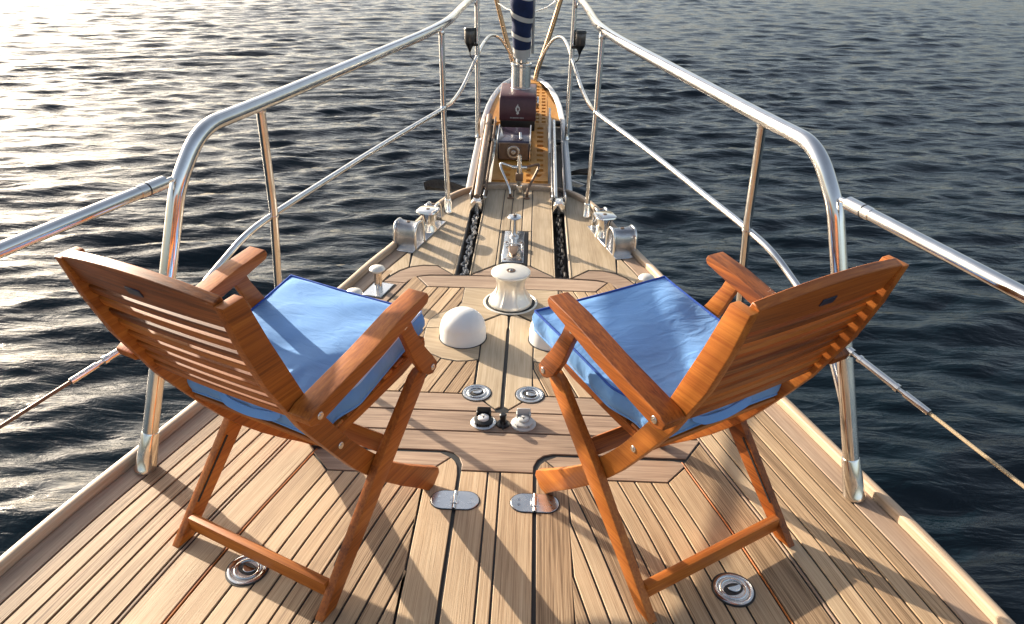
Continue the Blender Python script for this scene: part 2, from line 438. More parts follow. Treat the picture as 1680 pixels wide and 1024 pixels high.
def strip(d1, d2, y1, y2, s, clips=(), mat='teak', parent=None, step=0.09, gap=0.0033):
    """plank that follows the hull edge, between horizontal offsets d1<d2 inboard of it"""
    n = max(2, int((y2 - y1) / step)); ys = np.linspace(y1, y2, n)
    P = [(H(y) - d1, y) for y in ys] + [(H(y) - d2, y) for y in ys[::-1]]
    for c in clips: P = clip(P, *c)
    if len(P) < 3: return
    P = [(s * x, y) for x, y in P]
    plank(P, mat=mat, parent=parent, dfun=lambda c: H(min(c.y, 4.7)) - abs(c.x), gap=gap)
MIT = ((0.645, 1.957), (0.742, 2.10))       # mitre beside the lid corner
def hp(a, b, left=True):
    """half plane to the left of a->b as (a,b,c)"""
    nx, ny = -(b[1] - a[1]), (b[0] - a[0])
    if not left: nx, ny = -nx, -ny
    return (nx, ny, nx * a[0] + ny * a[1])
CUTS = [-1.6, 0.35, 2.32, 4.2]
for s in (-1, 1):
    # covering board, in lengths with scarf joints
    for a, b in ((YAFT, 0.62), (0.62, 2.62), (2.62, 4.12)):
        strip(0.0, 0.083, a, b, s, mat='teak_margin')
    # side deck planks parallel to the hull
    d = 0.083
    for k in range(6):
        d2 = 0.083 + 0.0555 * (k + 1)
        y2 = 2.30 if d2 > 0.17 else 3.40
        j = (0.15 + 0.37 * ((k * 3 + (s > 0)) % 5)) - 1.0
        strip(d, d2, YAFT, j, s)
        strip(d, d2, j, 2.30, s)
        if k == 0: strip(d, 0.125, 2.30, 3.40, s)
        d = d2
    strip(0.416, 0.430, YAFT, 2.30, s, clips=[], mat='teak_margin')
    # wide plank beside the lid, mitred to the cross board
    strip(0.430, 0.541, YAFT, 2.15, s, clips=[hp(MIT[0], MIT[1], False)], mat='teak')
    strip(0.540, 0.5495, YAFT, 1.945, s, mat='chair', gap=0.0022)      # varnished edge of the lid
    # ---- aft lid
    Lp = lids[s]
    strip(0.549, 0.549 + 0.092, YAFT, 1.96, s, clips=[hp((0.563, 1.836), (0.640, 1.925), False)], parent=Lp)
    d = 0.641
    for k in range(11):
        strip(d, d + 0.0555, YAFT, 1.90, s, clips=[(0, -1, -1.836), (1, 0, 0.236)], parent=Lp); d += 0.0555
    # outer corner of the lid and its front margin
    fm = [(0.16, 1.925), (0.20, 1.949), (0.60, 1.949), (0.625, 1.944), (0.640, 1.925), (0.563, 1.836), (0.236, 1.836)]
    plank([(s * x, y) for x, y in fm], (1, 0), 'teak_margin', Lp)
    im = [(0.1285, YAFT), (0.236, YAFT), (0.236, 1.836), (0.16, 1.925), (0.143, 1.905), (0.133, 1.88), (0.1285, 1.84)]
    plank([(s * x, y) for x, y in im], (0, 1), 'teak', Lp)
    oc = [(0.632, 1.915), (H(1.86) - 0.549, 1.86), (H(1.80) - 0.549, 1.80), (0.563, 1.836)]
# king planks between the lids
for x0, x1 in ((-0.1225, -0.030), (-0.030, 0.011), (0.011, 0.1225)):
    plank([(x0, YAFT), (x1, YAFT), (x1, 1.857), (x0, 1.857)], (0, 1))
# cross boards
c0 = [(0.1225, 1.857), (0.1235, 1.89), (0.135, 1.922), (0.155, 1.945), (0.19, 1.957), (0.645, 1.958), (0.718, 2.068)]
plank(c0 + [(-x, y) for x, y in c0[::-1]], (1, 0), 'teak_margin')
plank([(-0.705, 2.068), (0.705, 2.068), (0.668, 2.19), (-0.668, 2.19)], (1, 0), 'teak_margin')
for s in (-1, 1):
    plank([(s * x, y) for x, y in [(0.018, 2.19), (0.668, 2.19), (0.64, 2.303), (0.115, 2.303), (0.026, 2.206)]], (1, 0), 'teak_margin')
    # centre leaves of the forward hatch
    plank([(s * x, y) for x, y in [(0.0045, 2.225), (0.026, 2.208), (0.114, 2.303), (0.114, 2.885), (0.03, 2.963), (0.004, 2.94), (0.000, 2.84), (0.0045, 2.81)]], (0, 1), 'teak_fine')
    # stripes aft of the dome pad
    pad = [(0.114, 2.552), (0.16, 2.538), (0.205, 2.534), (0.267, 2.551), (0.318, 2.585), (0.352, 2.635), (0.368, 2.70), (0.371, 2.80)]
    d = 0.364
    while d < 1.1:
        strip(d, d + 0.058, 2.303, 3.222, s, clips=[(1, 0, 0.117)]); d += 0.058
    # outer margin of the hatch
    strip(0.252, 0.364, 2.303, 3.36, s, clips=[hp((0.42, 3.222), (0.49, 3.335), False)], mat='teak')
    strip(0.125, 0.246, 2.303, 3.26, s, mat='teak_margin')
    # pads round the domes and the capstan, let in over the stripes
    pads = (pad + [(0.371, 2.806), (0.118, 2.806)],
            [(0.118, 2.806), (0.371, 2.806), (0.365, 2.875), (0.34, 2.93), (0.302, 2.965), (0.245, 3.02), (0.233, 3.06), (0.233, 3.222), (0.005, 3.222), (0.005, 2.985), (0.03, 2.968), (0.118, 2.888)])
    for pp in pads:
        pp = [(s * x, y) for x, y in pp]
        if area(pp) < 0: pp = pp[::-1]
        bm = bmesh.new(); q_ = inset(pp, -0.0018)
        for t in tessellate_polygon([[Vector((*p, 0)) for p in q_]]): bm.faces.new([bm.verts.new((*q_[i_], 0.0009)) for i_ in t])
        link('pad_seam', mesh_of(bm), 'caulk', deck, 0)
        plank(pp, (1, 0.25 * s), 'teak_fine', gap=0.0018, zt=0.0022)
    # curved frame board
    fr = [(0.305, 3.368), (0.40, 3.472), (0.475, 3.472), (0.545, 3.443), (0.59, 3.395), (0.625, 3.33), (H(3.26) - 0.125, 3.26), (H(3.26) - 0.246, 3.26), (0.520, 3.29), (0.50, 3.325), (0.47, 3.345), (0.43, 3.358)]
    plank([(s * x, y) for x, y in fr], (1, 0.2), 'teak_margin')
    # fore deck outboard of the slot
    fo = [(0.305, 3.374), (0.40, 3.478), (0.475, 3.478), (0.548, 3.449), (0.556, 3.60), (0.566, 3.70), (H(3.9) - 0.096, 3.9), (H(4.1) - 0.092, 4.1)]
    fo += [(H(y) - 0.004, y) for y in (4.16, 4.25, 4.35, 4.45, 4.52, 4.585, 4.64, 4.68)] + [(0.305, 4.69)]
    plank([(s * x, y) for x, y in fo], (0, 1), 'teak_fine')
    plank([(s * x, y) for x, y in [(0.548, 3.449), (0.593, 3.40), (0.628, 3.335), (H(3.40) - 0.083, 3.40), (H(3.66) - 0.088, 3.66), (0.572, 3.70), (0.562, 3.60)]], (-0.25, 1), 'teak_fine')
    # between slot and centre
    plank([(s * x, y) for x, y in [(0.094, 3.512), (0.216, 3.385), (0.216, 4.745), (0.094, 4.752)]], (0, 1), 'teak_fine')
    plank([(s * x, y) for x, y in [(0.035, 4.0), (0.094, 4.0), (0.094, 4.752), (0.035, 4.756)]], (0, 1), 'teak_fine')
    plank([(s * x, y) for x, y in [(0.074, 3.51), (0.094, 3.51), (0.094, 4.0), (0.074, 4.0)]], (0, 1), 'teak_fine')
plank([(-0.035, 4.0), (0.035, 4.0), (0.035, 4.757), (-0.035, 4.757)], (0, 1), 'teak_fine')
fb = [(0.42, 3.225), (0.488, 3.333), (0.43, 3.352), (0.31, 3.360), (0.212, 3.366)]
plank(fb + [(-x, y) for x, y in fb[::-1]], (1, 0), 'teak_margin')
cb = [(0.212, 3.370), (0.212, 3.380), (0.09, 3.506)]
plank(cb + [(-x, y) for x, y in cb[::-1]], (1, 0), 'teak_margin')
plank([(-0.17, 3.222), (-0.10, 3.222), (-0.06, 3.20), (-0.09, 3.20), (0.09, 3.20), (0.06, 3.20), (0.10, 3.222), (0.17, 3.222)], (1, 0), 'teak_fine') if False else None
print('planks', nplank)
# chain slots in the fore deck
for s in (-1, 1):
    x0, x1, y0, y1 = SLOT
    bm = bmesh.new()
    def quad(a, b, c, d): bm.faces.new([bm.verts.new(p) for p in (a, b, c, d)])
    zb = -0.10
    for xa in (x0, x1):
        quad((s * xa, y0, -0.001), (s * xa, y1, -0.001), (s * xa, y1, zb), (s * xa, y0, zb))
        xo = xa + (-0.008 if xa == x0 else 0.012)
    quad((s * x0, y0, -.001), (s * x1, y0, -.001), (s * x1, y0, zb), (s * x0, y0, zb)); quad((s * x0, y1, -.001), (s * x1, y1, -.001), (s * x1, y1, zb), (s * x0, y1, zb))
    link('slot_wall', mesh_of(bm, 'slot_wall'), 'liner', deck, 0)
    bm = bmesh.new(); quad((s * x0, y0, zb), (s * x1, y0, zb), (s * x1, y1, zb), (s * x0, y1, zb))
    link('slot_floor', mesh_of(bm, 'slot_floor'), 'caulk', deck, 0)
    for xa, xb in ((x0 - 0.007, x0), (x1, x1 + 0.008)):
        bb = box((abs(xb - xa), y1 - y0, 0.008), 0.0015, 1, Matrix.Translation((s * (xa + xb) / 2, (y0 + y1) / 2, -0.0005)))
        link('slot_edge', grain(mesh_of(bb, 'slot_edge'), 'y'), 'teak_fine', deck)
# toe rail all the way round the bow
def sweep(path, prof, name, mat, parent):
    """prof (out,z) swept along a plan path with outward normal on the right hand of travel"""
    bm = bmesh.new(); rings = []
    n = len(path)
    for i in range(n):
        t = (Vector(path[min(i + 1, n - 1)]) - Vector(path[max(i - 1, 0)])).normalized(); nrm = Vector((t.y, -t.x))
        rings.append([bm.verts.new((path[i][0] + nrm.x * o, path[i][1] + nrm.y * o, z)) for o, z in prof])
    k = len(prof)
    for a, b in zip(rings, rings[1:]):
        for j in range(k): bm.faces.new((a[j], a[(j + 1) % k], b[(j + 1) % k], b[j]))
    bm.faces.new(rings[0]); bm.faces.new(rings[-1][::-1])
    me = mesh_of(bm, name); 
    L = [0]
    return link(name, grain(me, fn=lambda c: (math.copysign(1, c.x) * c.y * 1.05, c.z, abs(c.x) - H(min(max(c.y, YAFT), 4.75)))), mat, parent, 50)
ys = list(np.linspace(YAFT, 4.2, 60)) + list(np.linspace(4.23, 4.757, 26))
rp = [(H(y), y) for y in ys]
full = rp + [(x, 4.762) for x in (0.06, 0.0, -0.06)] + [(-x, y) for x, y in rp[::-1]]
RP = [(-0.001, -0.03), (0.0, 0.021), (0.002, 0.026), (0.007, 0.029), (0.018, 0.030), (0.029, 0.028), (0.035, 0.021), (0.037, 0.010), (0.037, -0.03)]
sweep(full, RP, 'toe_rail', 'rail_teak', deck)
def build_hull():
    bm = bmesh.new(); rings = []
    for (x, y) in full:
        row = []
        for t, z in ((0, -0.028), (0.03, -0.25), (0.12, -0.75), (0.28, -1.35), (0.5, -1.9)):
            k = 1 - t * (0.35 + 0.65 * max(0, (y - 1) / 3.8))
            sx = math.copysign(abs(x) + 0.044, x) if abs(x) > 0.1 else x
            row.append(bm.verts.new((sx * k, y + 0.04 * (y > 4.7) - max(0, y - 2) * t * 0.42, z)))
        rings.append(row)
    for a, b in zip(rings, rings[1:]):
        for j in range(4): bm.faces.new((a[j], a[j + 1], b[j + 1], b[j]))
    o = link('yacht_hull', mesh_of(bm, 'yacht_hull'), 'hullwhite', None, 50)
    tag(o, 'white painted bow of the yacht hull below the teak deck edge', 'hull')
build_hull()

# ------------------------------------------------------------------ bowsprit
def S(y): return 0.145 * (y - 4.75)
def tilt(bm, z0=0.0):
    """shear a flat thing drawn over plan coordinates onto the rising bowsprit"""
    for v in bm.verts: v.co.z += S(v.co.y) + z0
    return bm
sprit = thing('bowsprit', (0, 0, 0), 'bowsprit platform of golden teak with white edges beyond the bow', 'bowsprit')
hw = [(4.70, 0.365), (5.2, 0.362), (5.7, 0.355), (6.0, 0.345), (6.3, 0.325), (6.5, 0.30), (6.7, 0.26), (6.85, 0.215), (6.97, 0.15), (7.04, 0.07)]
for s in (-1, 1):
    bm = bmesh.new(); rg = []
    out = [(x, y) for y, x in hw] + [(0.0, 7.06)]
    n = len(out)
    for i, (x, y) in enumerate(out):
        t = (Vector(out[min(i + 1, n - 1)]) - Vector(out[max(i - 1, 0)])).normalized(); nr = Vector((t.y, -t.x))
        if i == n - 1: nr = Vector((0, 1))
        rg.append([bm.verts.new((s * (x - nr.x * a), y - nr.y * a, z)) for a, z in ((0, -0.10), (0, 0.012), (0.008, 0.022), (0.04, 0.022), (0.048, 0.014), (0.048, -0.10))])
    for a, b in zip(rg, rg[1:]):
        for j in range(6): bm.faces.new((a[j], a[(j + 1) % 6], b[(j + 1) % 6], b[j]))
    bm.faces.new(rg[0]); bm.faces.new(rg[-1])
    link('side_rail', mesh_of(tilt(bm)), 'white', sprit, 50)
def gratepanel(x0, x1, y0, y1, cols, hy, pitch, name='grating'):
    """teak board pierced by columns of rectangular holes; cols = [(xa, xb)], holes hy long every pitch"""
    xs = sorted({x0, x1, *[c for p in cols for c in p]})
    yl = [y0]; y = y0 + 0.03
    holes = []
    while y + hy < y1 - 0.02: holes.append((y, y + hy)); yl += [y, y + hy]; y += pitch
    yl.append(y1)
    bm = bmesh.new(); V = {}
    def v(i, j, k):
        if (i, j, k) not in V: V[(i, j, k)] = bm.verts.new((xs[i], yl[j], 0.0 if k else -0.03))
        return V[(i, j, k)]
    def solid(i, j):
        if i < 0 or j < 0 or i >= len(xs) - 1 or j >= len(yl) - 1: return False
        xm, ym = (xs[i] + xs[i + 1]) / 2, (yl[j] + yl[j + 1]) / 2
        return not (any(a < xm < b for a, b in cols) and any(a < ym < b for a, b in holes))
    for i in range(len(xs) - 1):
        for j in range(len(yl) - 1):
            if not solid(i, j): continue
            for k in (0, 1): bm.faces.new([v(i, j, k), v(i + 1, j, k), v(i + 1, j + 1, k), v(i, j + 1, k)])
            if not solid(i - 1, j): bm.faces.new([v(i, j, 0), v(i, j + 1, 0), v(i, j + 1, 1), v(i, j, 1)])
            if not solid(i + 1, j): bm.faces.new([v(i + 1, j, 0), v(i + 1, j + 1, 0), v(i + 1, j + 1, 1), v(i + 1, j, 1)])
            if not solid(i, j - 1): bm.faces.new([v(i, j, 0), v(i + 1, j, 0), v(i + 1, j, 1), v(i, j, 1)])
            if not solid(i, j + 1): bm.faces.new([v(i, j + 1, 0), v(i + 1, j + 1, 0), v(i + 1, j + 1, 1), v(i, j + 1, 1)])
    link(name, grain(mesh_of(tilt(bm, 0.008)), 'y'), 'teak_gold', sprit, 0)
gratepanel(-0.199, 0.199, 4.83, 5.90, [(-0.12, -0.07), (0.045, 0.075), (0.115, 0.165)], 0.04, 0.085)
gratepanel(0.095, 0.199, 5.904, 6.86, [(0.102, 0.128), (0.150, 0.182)], 0.036, 0.075)
for s in (-1, 1):
    wing = [(0.205, 5.93), (0.30, 5.93), (0.291, 6.1), (0.275, 6.3), (0.25, 6.5), (0.212, 6.68), (0.17, 6.80), (0.12, 6.90), (0.05, 6.97), (0.0, 6.985), (0.0, 6.87), (0.2, 6.865)] if s > 0 else \
           [(0.0, 5.904), (0.205, 5.93), (0.30, 5.93), (0.291, 6.1), (0.275, 6.3), (0.25, 6.5), (0.212, 6.68), (0.17, 6.80), (0.12, 6.90), (0.05, 6.97), (0.004, 6.985)]
    bm = extr([(s * x, y) for x, y in wing], 'z', -0.03, 0.0, 0)
    link('teak_board', grain(mesh_of(tilt(bm, 0.010)), 'y'), 'teak_gold', sprit, 25)
    # chevron boards at the deck end and cross beam
    bm = extr([(s * x, y) for x, y in [(0.0, 4.775), (0.32, 4.775), (0.32, 4.825), (0.0, 4.825)]], 'z', -0.05, 0.005, 0.003)
    link('cross_beam', grain(mesh_of(tilt(bm, 0.012)), 'x'), 'teak_margin', sprit)
    bm = extr([(s * x, y) for x, y in [(0.10, 4.86), (0.195, 4.86), (0.195, 5.02)]], 'z', 0, 0.008, 0)
    link('corner_board', grain(mesh_of(tilt(bm, 0.010)), (0.7 * s, 0.7, 0)), 'teak_gold', sprit, 0)
bm = extr([(-0.09, 5.906), (0.093, 5.906), (0.093, 6.86), (-0.09, 6.86)], 'z', -0.03, 0.0, 0)
link('teak_board', grain(mesh_of(tilt(bm, 0.006)), 'y'), 'teak_gold', sprit, 0)
bm = extr([(-0.30, 4.7), (0.30, 4.7), (0.16, 6.7), (-0.16, 6.7)], 'z', -0.35, -0.18, 0.02)
link('spar_beam', mesh_of(tilt(bm)), 'white', sprit)

# anchor roller channels
def channel(s):
    o = thing('anchor_roller_channel', (s * 0.262, 4.42, S(4.75)), 'brown reflecting steel chain channel running out along the left side of the bowsprit' if s < 0 else
              'steel chain channel with a pale hooked cheek along the right side of the bowsprit', 'anchor roller', group=None)
    mt = 'brownsteel' if s < 0 else 'darksteel'
    L = 1.42
    def zz(t): return 0.035 + max(0, S(4.42 + t)) + 0.01
    for side in (-1, 1):
        P = [(0.0, -0.01), (0.03, 0.055), (0.5, 0.03 + zz(.5)), (1.0, 0.03 + zz(1.0)), (L - 0.25, 0.03 + zz(L - .25)), (L - 0.08, 0.055 + zz(L - .08)), (L, 0.04 + zz(L)), (L, -0.03 + zz(L)), (1.0, -0.045 + zz(1.0)), (0.5, -0.04 + zz(.5)), (0.2, -0.01)]
        bm = extr(P, 'x', side * 0.040 - 0.005, side * 0.040 + 0.005, 0.0015, 1)
        link('cheek_plate', mesh_of(bm), mt, o)
    bm = extr([(0.2, -0.005), (0.5, -0.02 + zz(.5)), (1.0, -0.02 + zz(1.)), (L - .1, zz(L - .1)), (L - .1, -0.012 + zz(L - .1)), (1.0, -0.032 + zz(1.)), (0.5, -0.032 + zz(.5)), (0.2, -0.012)], 'x', -0.034, 0.034, 0)
    link('channel_floor', mesh_of(bm), 'chaindark', o)
    for t in (0.1, 1.0, L - 0.06):
        bm = bmesh.new(); cyl(bm, (-0.033, t, 0.02 + (zz(t) if t > .2 else 0)), (0.033, t, 0.02 + (zz(t) if t > .2 else 0)), 0.022, 20, 0.004)
        link('roller', mesh_of(bm), 'black', o)
        bm = bmesh.new(); cyl(bm, (-0.052, t, 0.02 + (zz(t) if t > .2 else 0)), (0.052, t, 0.02 + (zz(t) if t > .2 else 0)), 0.009, 14, 0.002)
        link('pin', mesh_of(bm), 'steel', o)
    # tube or hood on the inboard end
    bm = bmesh.new()
    if s < 0:
        tube(bm, [(0, -0.02, 0.06), (0, 0.10, 0.075), (0, 0.5, 0.085 + zz(.5)), (0, 1.0, 0.085 + zz(1.0)), (0, 1.30, 0.085 + zz(1.30))], 0.024, 16)
        link('tube', mesh_of(bm), 'brownsteel', o)
    else:
        tube(bm, [(-0.02, 0.02, 0.06), (-0.02, 0.5, 0.07 + zz(.5)), (-0.02, 1.0, 0.07 + zz(1.0)), (-0.02, 1.28, 0.07 + zz(1.28))], 0.013, 14)
        link('tube', mesh_of(bm), 'steel', o)
        bm = extr([(0.75, 0.04 + zz(.75)), (1.1, 0.06 + zz(1.1)), (1.36, 0.06 + zz(1.36)), (1.42, 0.12 + zz(1.42)), (1.30, 0.16 + zz(1.30)), (1.12, 0.11 + zz(1.12))], 'x', -0.062, -0.047, 0.003)
        link('hook_plate', mesh_of(bm), 'white', o)
    hood = extr([(-0.036, -0.005), (0.036, -0.005), (0.036, 0.05), (0.022, 0.066), (-0.022, 0.066), (-0.036, 0.05)], 'y', -0.10, 0.02, 0.004)
    link('chain_hood', mesh_of(hood), 'steel', o)
    hh = extr([(-0.046, 0.0), (-0.039, 0.0), (-0.039, 0.085), (-0.046, 0.085)], 'y', -0.03, 0.06, 0.001, 1)
    link('guide', mesh_of(hh), 'steel', o)
    hh = extr([(0.039, 0.0), (0.046, 0.0), (0.046, 0.085), (0.039, 0.085)], 'y', -0.03, 0.06, 0.001, 1)
    link('guide', mesh_of(hh), 'steel', o)
for s in (-1, 1): channel(s)
# anchor chains, every link its own part
def link_mesh():
    P = []
    for k in range(20):
        a = 2 * math.pi * k / 20; x = 0.0135 * math.cos(a); y = 0.0135 * math.sin(a) + math.copysign(0.014, math.sin(a)) * (abs(math.sin(a)) > 0.05)
        P.append((x, y, 0))
    bm = bmesh.new(); tube(bm, P, 0.0062, 8, closed=True, up=(0, 0, 1)); return mesh_of(bm, 'chain_link')
lm = {-1: link_mesh(), 1: link_mesh()}
for s in (-1, 1):
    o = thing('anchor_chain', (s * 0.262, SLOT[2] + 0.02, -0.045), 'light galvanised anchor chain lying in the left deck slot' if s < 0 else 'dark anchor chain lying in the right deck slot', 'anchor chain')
    y = 0.02; k = 0
    while y < 1.03:
        c = bpy.data.objects.new('chain_link', lm[s]); col.objects.link(c); c.parent = o
        j = rng.uniform(-1, 1)
        c.location = (0.006 * math.sin(k * 0.9) + 0.003 * j, y, 0.012 + 0.055 * max(0, y - 0.7) + 0.004 * math.sin(k * 1.7)); c.rotation_euler = (R(6) * j, R(90 * (k % 2) + 22 * math.sin(k * 1.3) + 20), R(14) * j)
        y += 0.0395; k += 1
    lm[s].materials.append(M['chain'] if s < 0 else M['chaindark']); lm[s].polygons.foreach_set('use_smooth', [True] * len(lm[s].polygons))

# ------------------------------------------------------------------ pulpit and guard rails
pul = thing('bow_pulpit', (0, 0, 0), 'polished stainless steel pulpit railing wrapped around the bow', 'railing')
def T(name, pts, r, seg=16, mat='steel', par=None):
    return link(name, tubem(pts, r, seg), mat, par or pul, 60)
for s in (-1, 1):
    f = lambda P: [(s * x, y, z) for x, y, z in P]
    top = [(1.135, 1.834, 0.105), (0.972, 2.035, 0.90), (0.935, 2.17, 1.03), (0.845, 2.50, 1.052), (0.448, 4.27, 1.092), (0.432, 5.6, 1.10), (0.39, 6.5, 1.11), (0.30, 7.1, 1.11), (0.15, 7.32, 1.11), (0.0, 7.36, 1.11)]
    P = fillet([top[0], top[1], (0.925, 2.14, 1.045), (0.845, 2.47, 1.052), (0.50, 4.02, 1.088), (0.437, 4.55, 1.094)] + top[5:], [0.05, 0.24, 0.16, 0.3, 0.4, 0.3, 0.3, 0.2, 0.15])
    T('top_rail', f([tuple(p) for p in P]), 0.0246, 20)
    bm = lathe([(0.035, -0.004), (0.035, 0.006), (0.033, 0.012), (0.031, 0.06), (0.028, 0.13), (0.0262, 0.136), (0.0, 0.136)], 28)
    b = link('base_socket', mesh_of(bm), 'steel', pul); b.location = (s * 1.158, 1.806, 0.0)
    b.rotation_euler = Vector((s * -0.172, 0.215, 0.78)).to_track_quat('Z', 'Y').to_euler()
    # stanchions
    T('stanchion', f([(0.852, 2.465, 1.05), (0.905, 2.59, 0.62), (0.975, 2.66, 0.03)]), 0.016, 14)
    T('stanchion', f([(0.449, 4.27, 1.09), (0.447, 4.272, 0.65), (0.434, 4.275, 0.06)]), 0.016, 14)
    for a_, b_ in (((0.852, 2.465, 1.042), (0.8545, 2.471, 1.020)), ((0.449, 4.27, 1.076), (0.449, 4.27, 1.052)), ((0.909, 2.598, 0.606), (0.907, 2.592, 0.588)), ((0.4475, 4.272, 0.662), (0.447, 4.272, 0.636))):
        T('weld_bead', f([tuple(Vector(a_).lerp(Vector(b_), t)) for t in (0, .3, .7, 1)]), [0.0165, 0.0188, 0.0188, 0.0165], 14, 'brushed')
    for (x, y) in ((0.434, 4.275), (0.975, 2.66)):
        bm = lathe([(0.027, 0.0), (0.027, 0.012), (0.0225, 0.018), (0.0215, 0.082), (0.0185, 0.09), (0.0, 0.09)], 24)
        b = link('base_socket', mesh_of(bm), 'steel', pul); b.location = (s * x, y, 0.0)
    # lower rail with its drop to the post
    low = [(1.138, 1.838, 0.12), (1.112, 1.895, 0.235), (1.080, 2.02, 0.375), (1.058, 2.18, 0.46), (1.012, 2.37, 0.525), (0.965, 2.47, 0.572), (0.918, 2.60, 0.594), (0.862, 2.80, 0.604), (0.66, 3.55, 0.626), (0.47, 4.18, 0.646), (0.452, 4.28, 0.648), (0.442, 4.65, 0.600), (0.414, 5.05, 0.610), (0.378, 5.35, 0.680), (0.352, 5.6, 0.738), (0.325, 6.0, 0.785), (0.285, 6.35, 0.79), (0.215, 6.6, 0.72), (0.13, 6.85, 0.53), (0.088, 6.97, 0.37)]
    T('lower_rail', f([tuple(p) for p in smoothpath(low, 8)]), 0.0125, 14)
    # posts on the sprit
    T('inner_post', f([tuple(p) for p in fillet([(0.345, 5.58, S(5.58) + 0.015), (0.352, 5.61, 1.10), (0.356, 5.60, 1.42), (0.0, 5.60, 1.62)], 0.14)]), 0.018, 14)
    bm = lathe([(0.022, 0.0), (0.022, 0.01), (0.0175, 0.016), (0.0165, 0.05), (0.0, 0.05)], 20)
    b = link('base_socket', mesh_of(bm), 'steel', pul); b.location = (s * 0.345, 5.58, S(5.58) + 0.018)
    T('front_leg', f([(0.088, 6.965, S(6.97) + 0.0), (0.10, 6.975, 0.40), (0.20, 7.03, 0.70), (0.318, 7.09, 1.10)]), 0.021, 14, 'reflectsteel')
    T('strut', f([(0.02, 6.02, 1.0), (0.16, 6.5, 1.0), (0.30, 7.07, 1.04)] if s > 0 else [(0.03, 6.02, 1.0), (0.17, 6.5, 0.98), (0.28, 7.06, 0.98)]), 0.006, 10)
    # guard rail tube going aft
    nm = 'left' if s < 0 else 'right'
    g = thing('guard_rail', (s * 0.972, 2.03, 0.90), 'stainless guard rail tube running aft from the pulpit on the %s' % nm, 'railing')
    a = Vector((s * 0.975, 2.02, 0.925)); e = Vector((s * 1.245, 1.24, 0.905)); e2 = a + (e - a) * 4.2
    dr = (e2 - a).normalized()
    loc = Vector(g.location)
    G = lambda n_, p0, p1, r_, mm='steel': link(n_, tubem([p0 - loc, p1 - loc], r_, 16), mm, g, 60)
    G('tube', a + dr * 0.125, e2, 0.0180); G('end_sleeve', a + dr * 0.035, a + dr * 0.13, 0.0200)
    G('eye_bolt', a + dr * 0.004, a + dr * 0.037, 0.008); 
    G('collar_ring', a + dr * 0.098, a + dr * 0.102, 0.0207, 'black')
    link('stanchion', tubem([e2 - loc, Vector((e2.x * 1.06, e2.y, 0.0)) - loc], 0.0135, 14), 'steel', g)
    # lower wire with rigging screw
    p0 = Vector((s * 1.058, 1.925, 0.485)); p1 = Vector((s * 1.30, 1.40, 0.425)); d = (p1 - p0).normalized(); p2 = p0 + d * 3.0
    w = thing('lifeline', tuple(p0), 'lower lifeline rope with a steel rigging screw shackled to the pulpit on the %s' % nm, 'lifeline')
    K = lambda n_, a_, b_, r_, mm='steel': link(n_, tubem([d * a_, d * b_], r_, 14), mm, w, 60)
    K('jaw', 0.0, 0.035, 0.013); K('threaded_end', 0.03, 0.07, 0.006); K('rigging_screw', 0.065, 0.20, 0.0105); K('lock_nut', 0.058, 0.07, 0.0125); K('lock_nut', 0.197, 0.21, 0.0125)
    K('threaded_end', 0.20, 0.235, 0.006); K('swage_sleeve', 0.23, 0.315, 0.0095); K('rope', 0.31, 3.0, 0.0052, 'rope' if s > 0 else 'bronze')
    bm = bmesh.new(); cyl(bm, (-0.018, 0, 0), (0.018, 0, 0), 0.006, 12); link('clevis_pin', mesh_of(bm), 'steel', w)
# navigation lamps
for s in (-1, 1):
    o = thing('navigation_lamp', (s * 0.405, 5.59, 0.80), 'small dark navigation lamp clamped to the %s pulpit post' % ('left' if s < 0 else 'right'), 'lamp')
    link('lens', mesh_of(lathe([(0.036, 0.035), (0.039, 0.04), (0.039, 0.115), (0.036, 0.12), (0, 0.12)], 28)), 'glass', o)
    link('cap', mesh_of(lathe([(0.0, 0.118), (0.042, 0.118), (0.042, 0.130), (0.036, 0.138), (0.0, 0.140)], 28)), 'black', o)
    link('base', mesh_of(lathe([(0.008, -0.03), (0.014, -0.01), (0.026, 0.012), (0.038, 0.034), (0.0, 0.036)], 28)), 'black', o)
    link('bracket', mesh_of(box((0.055, 0.02, 0.02), 0.003, 1, Matrix.Translation((-s * 0.035, 0.0, 0.02)))), 'black', o)
    link('cable', tubem(smoothpath([(0, 0, -0.02), (-s * 0.005, 0, -0.06), (-s * 0.03, 0, -0.085), (-s * 0.052, 0.01, -0.06)], 6), 0.004, 8), 'black', o)

# ------------------------------------------------------------------ gear on the bowsprit
o = thing('furler_box', (-0.045, 5.75, S(5.75) + 0.01), 'maroon leather covered box with a white flame emblem on the bowsprit', 'box')
bm = extr([(0.0, 0.075), (0.0, 0.235), (0.018, 0.262), (0.06, 0.275), (0.40, 0.292), (0.425, 0.28), (0.43, 0.25), (0.43, 0.12)], 'x', -0.145, 0.145, 0.012, 3)
link('cover', mesh_of(bm), 'maroon', o)
bm = extr([(0.008, 0.0), (0.008, 0.085), (0.42, 0.15), (0.42, 0.06)], 'x', -0.138, 0.138, 0.003)
link('base', mesh_of(bm), 'black', o)
flame = [(0, -0.038), (0.012, -0.028), (0.009, -0.014), (0.020, -0.002), (0.016, 0.018), (0.004, 0.030), (0.002, 0.046), (-0.008, 0.030), (-0.018, 0.012), (-0.016, -0.006), (-0.006, -0.018), (-0.011, -0.029)]
bm = extr([(x, z + 0.165) for x, z in flame], 'y', -0.003, 0.002, 0)
link('emblem', mesh_of(bm), 'sailwhite', o, 0)
bm = extr([(x * 0.4 + 0.002, z * 0.45 + 0.168) for x, z in flame], 'y', -0.0045, -0.002, 0)
link('emblem_core', mesh_of(bm), 'maroon', o, 0)
bm = bmesh.new(); x = -0.055
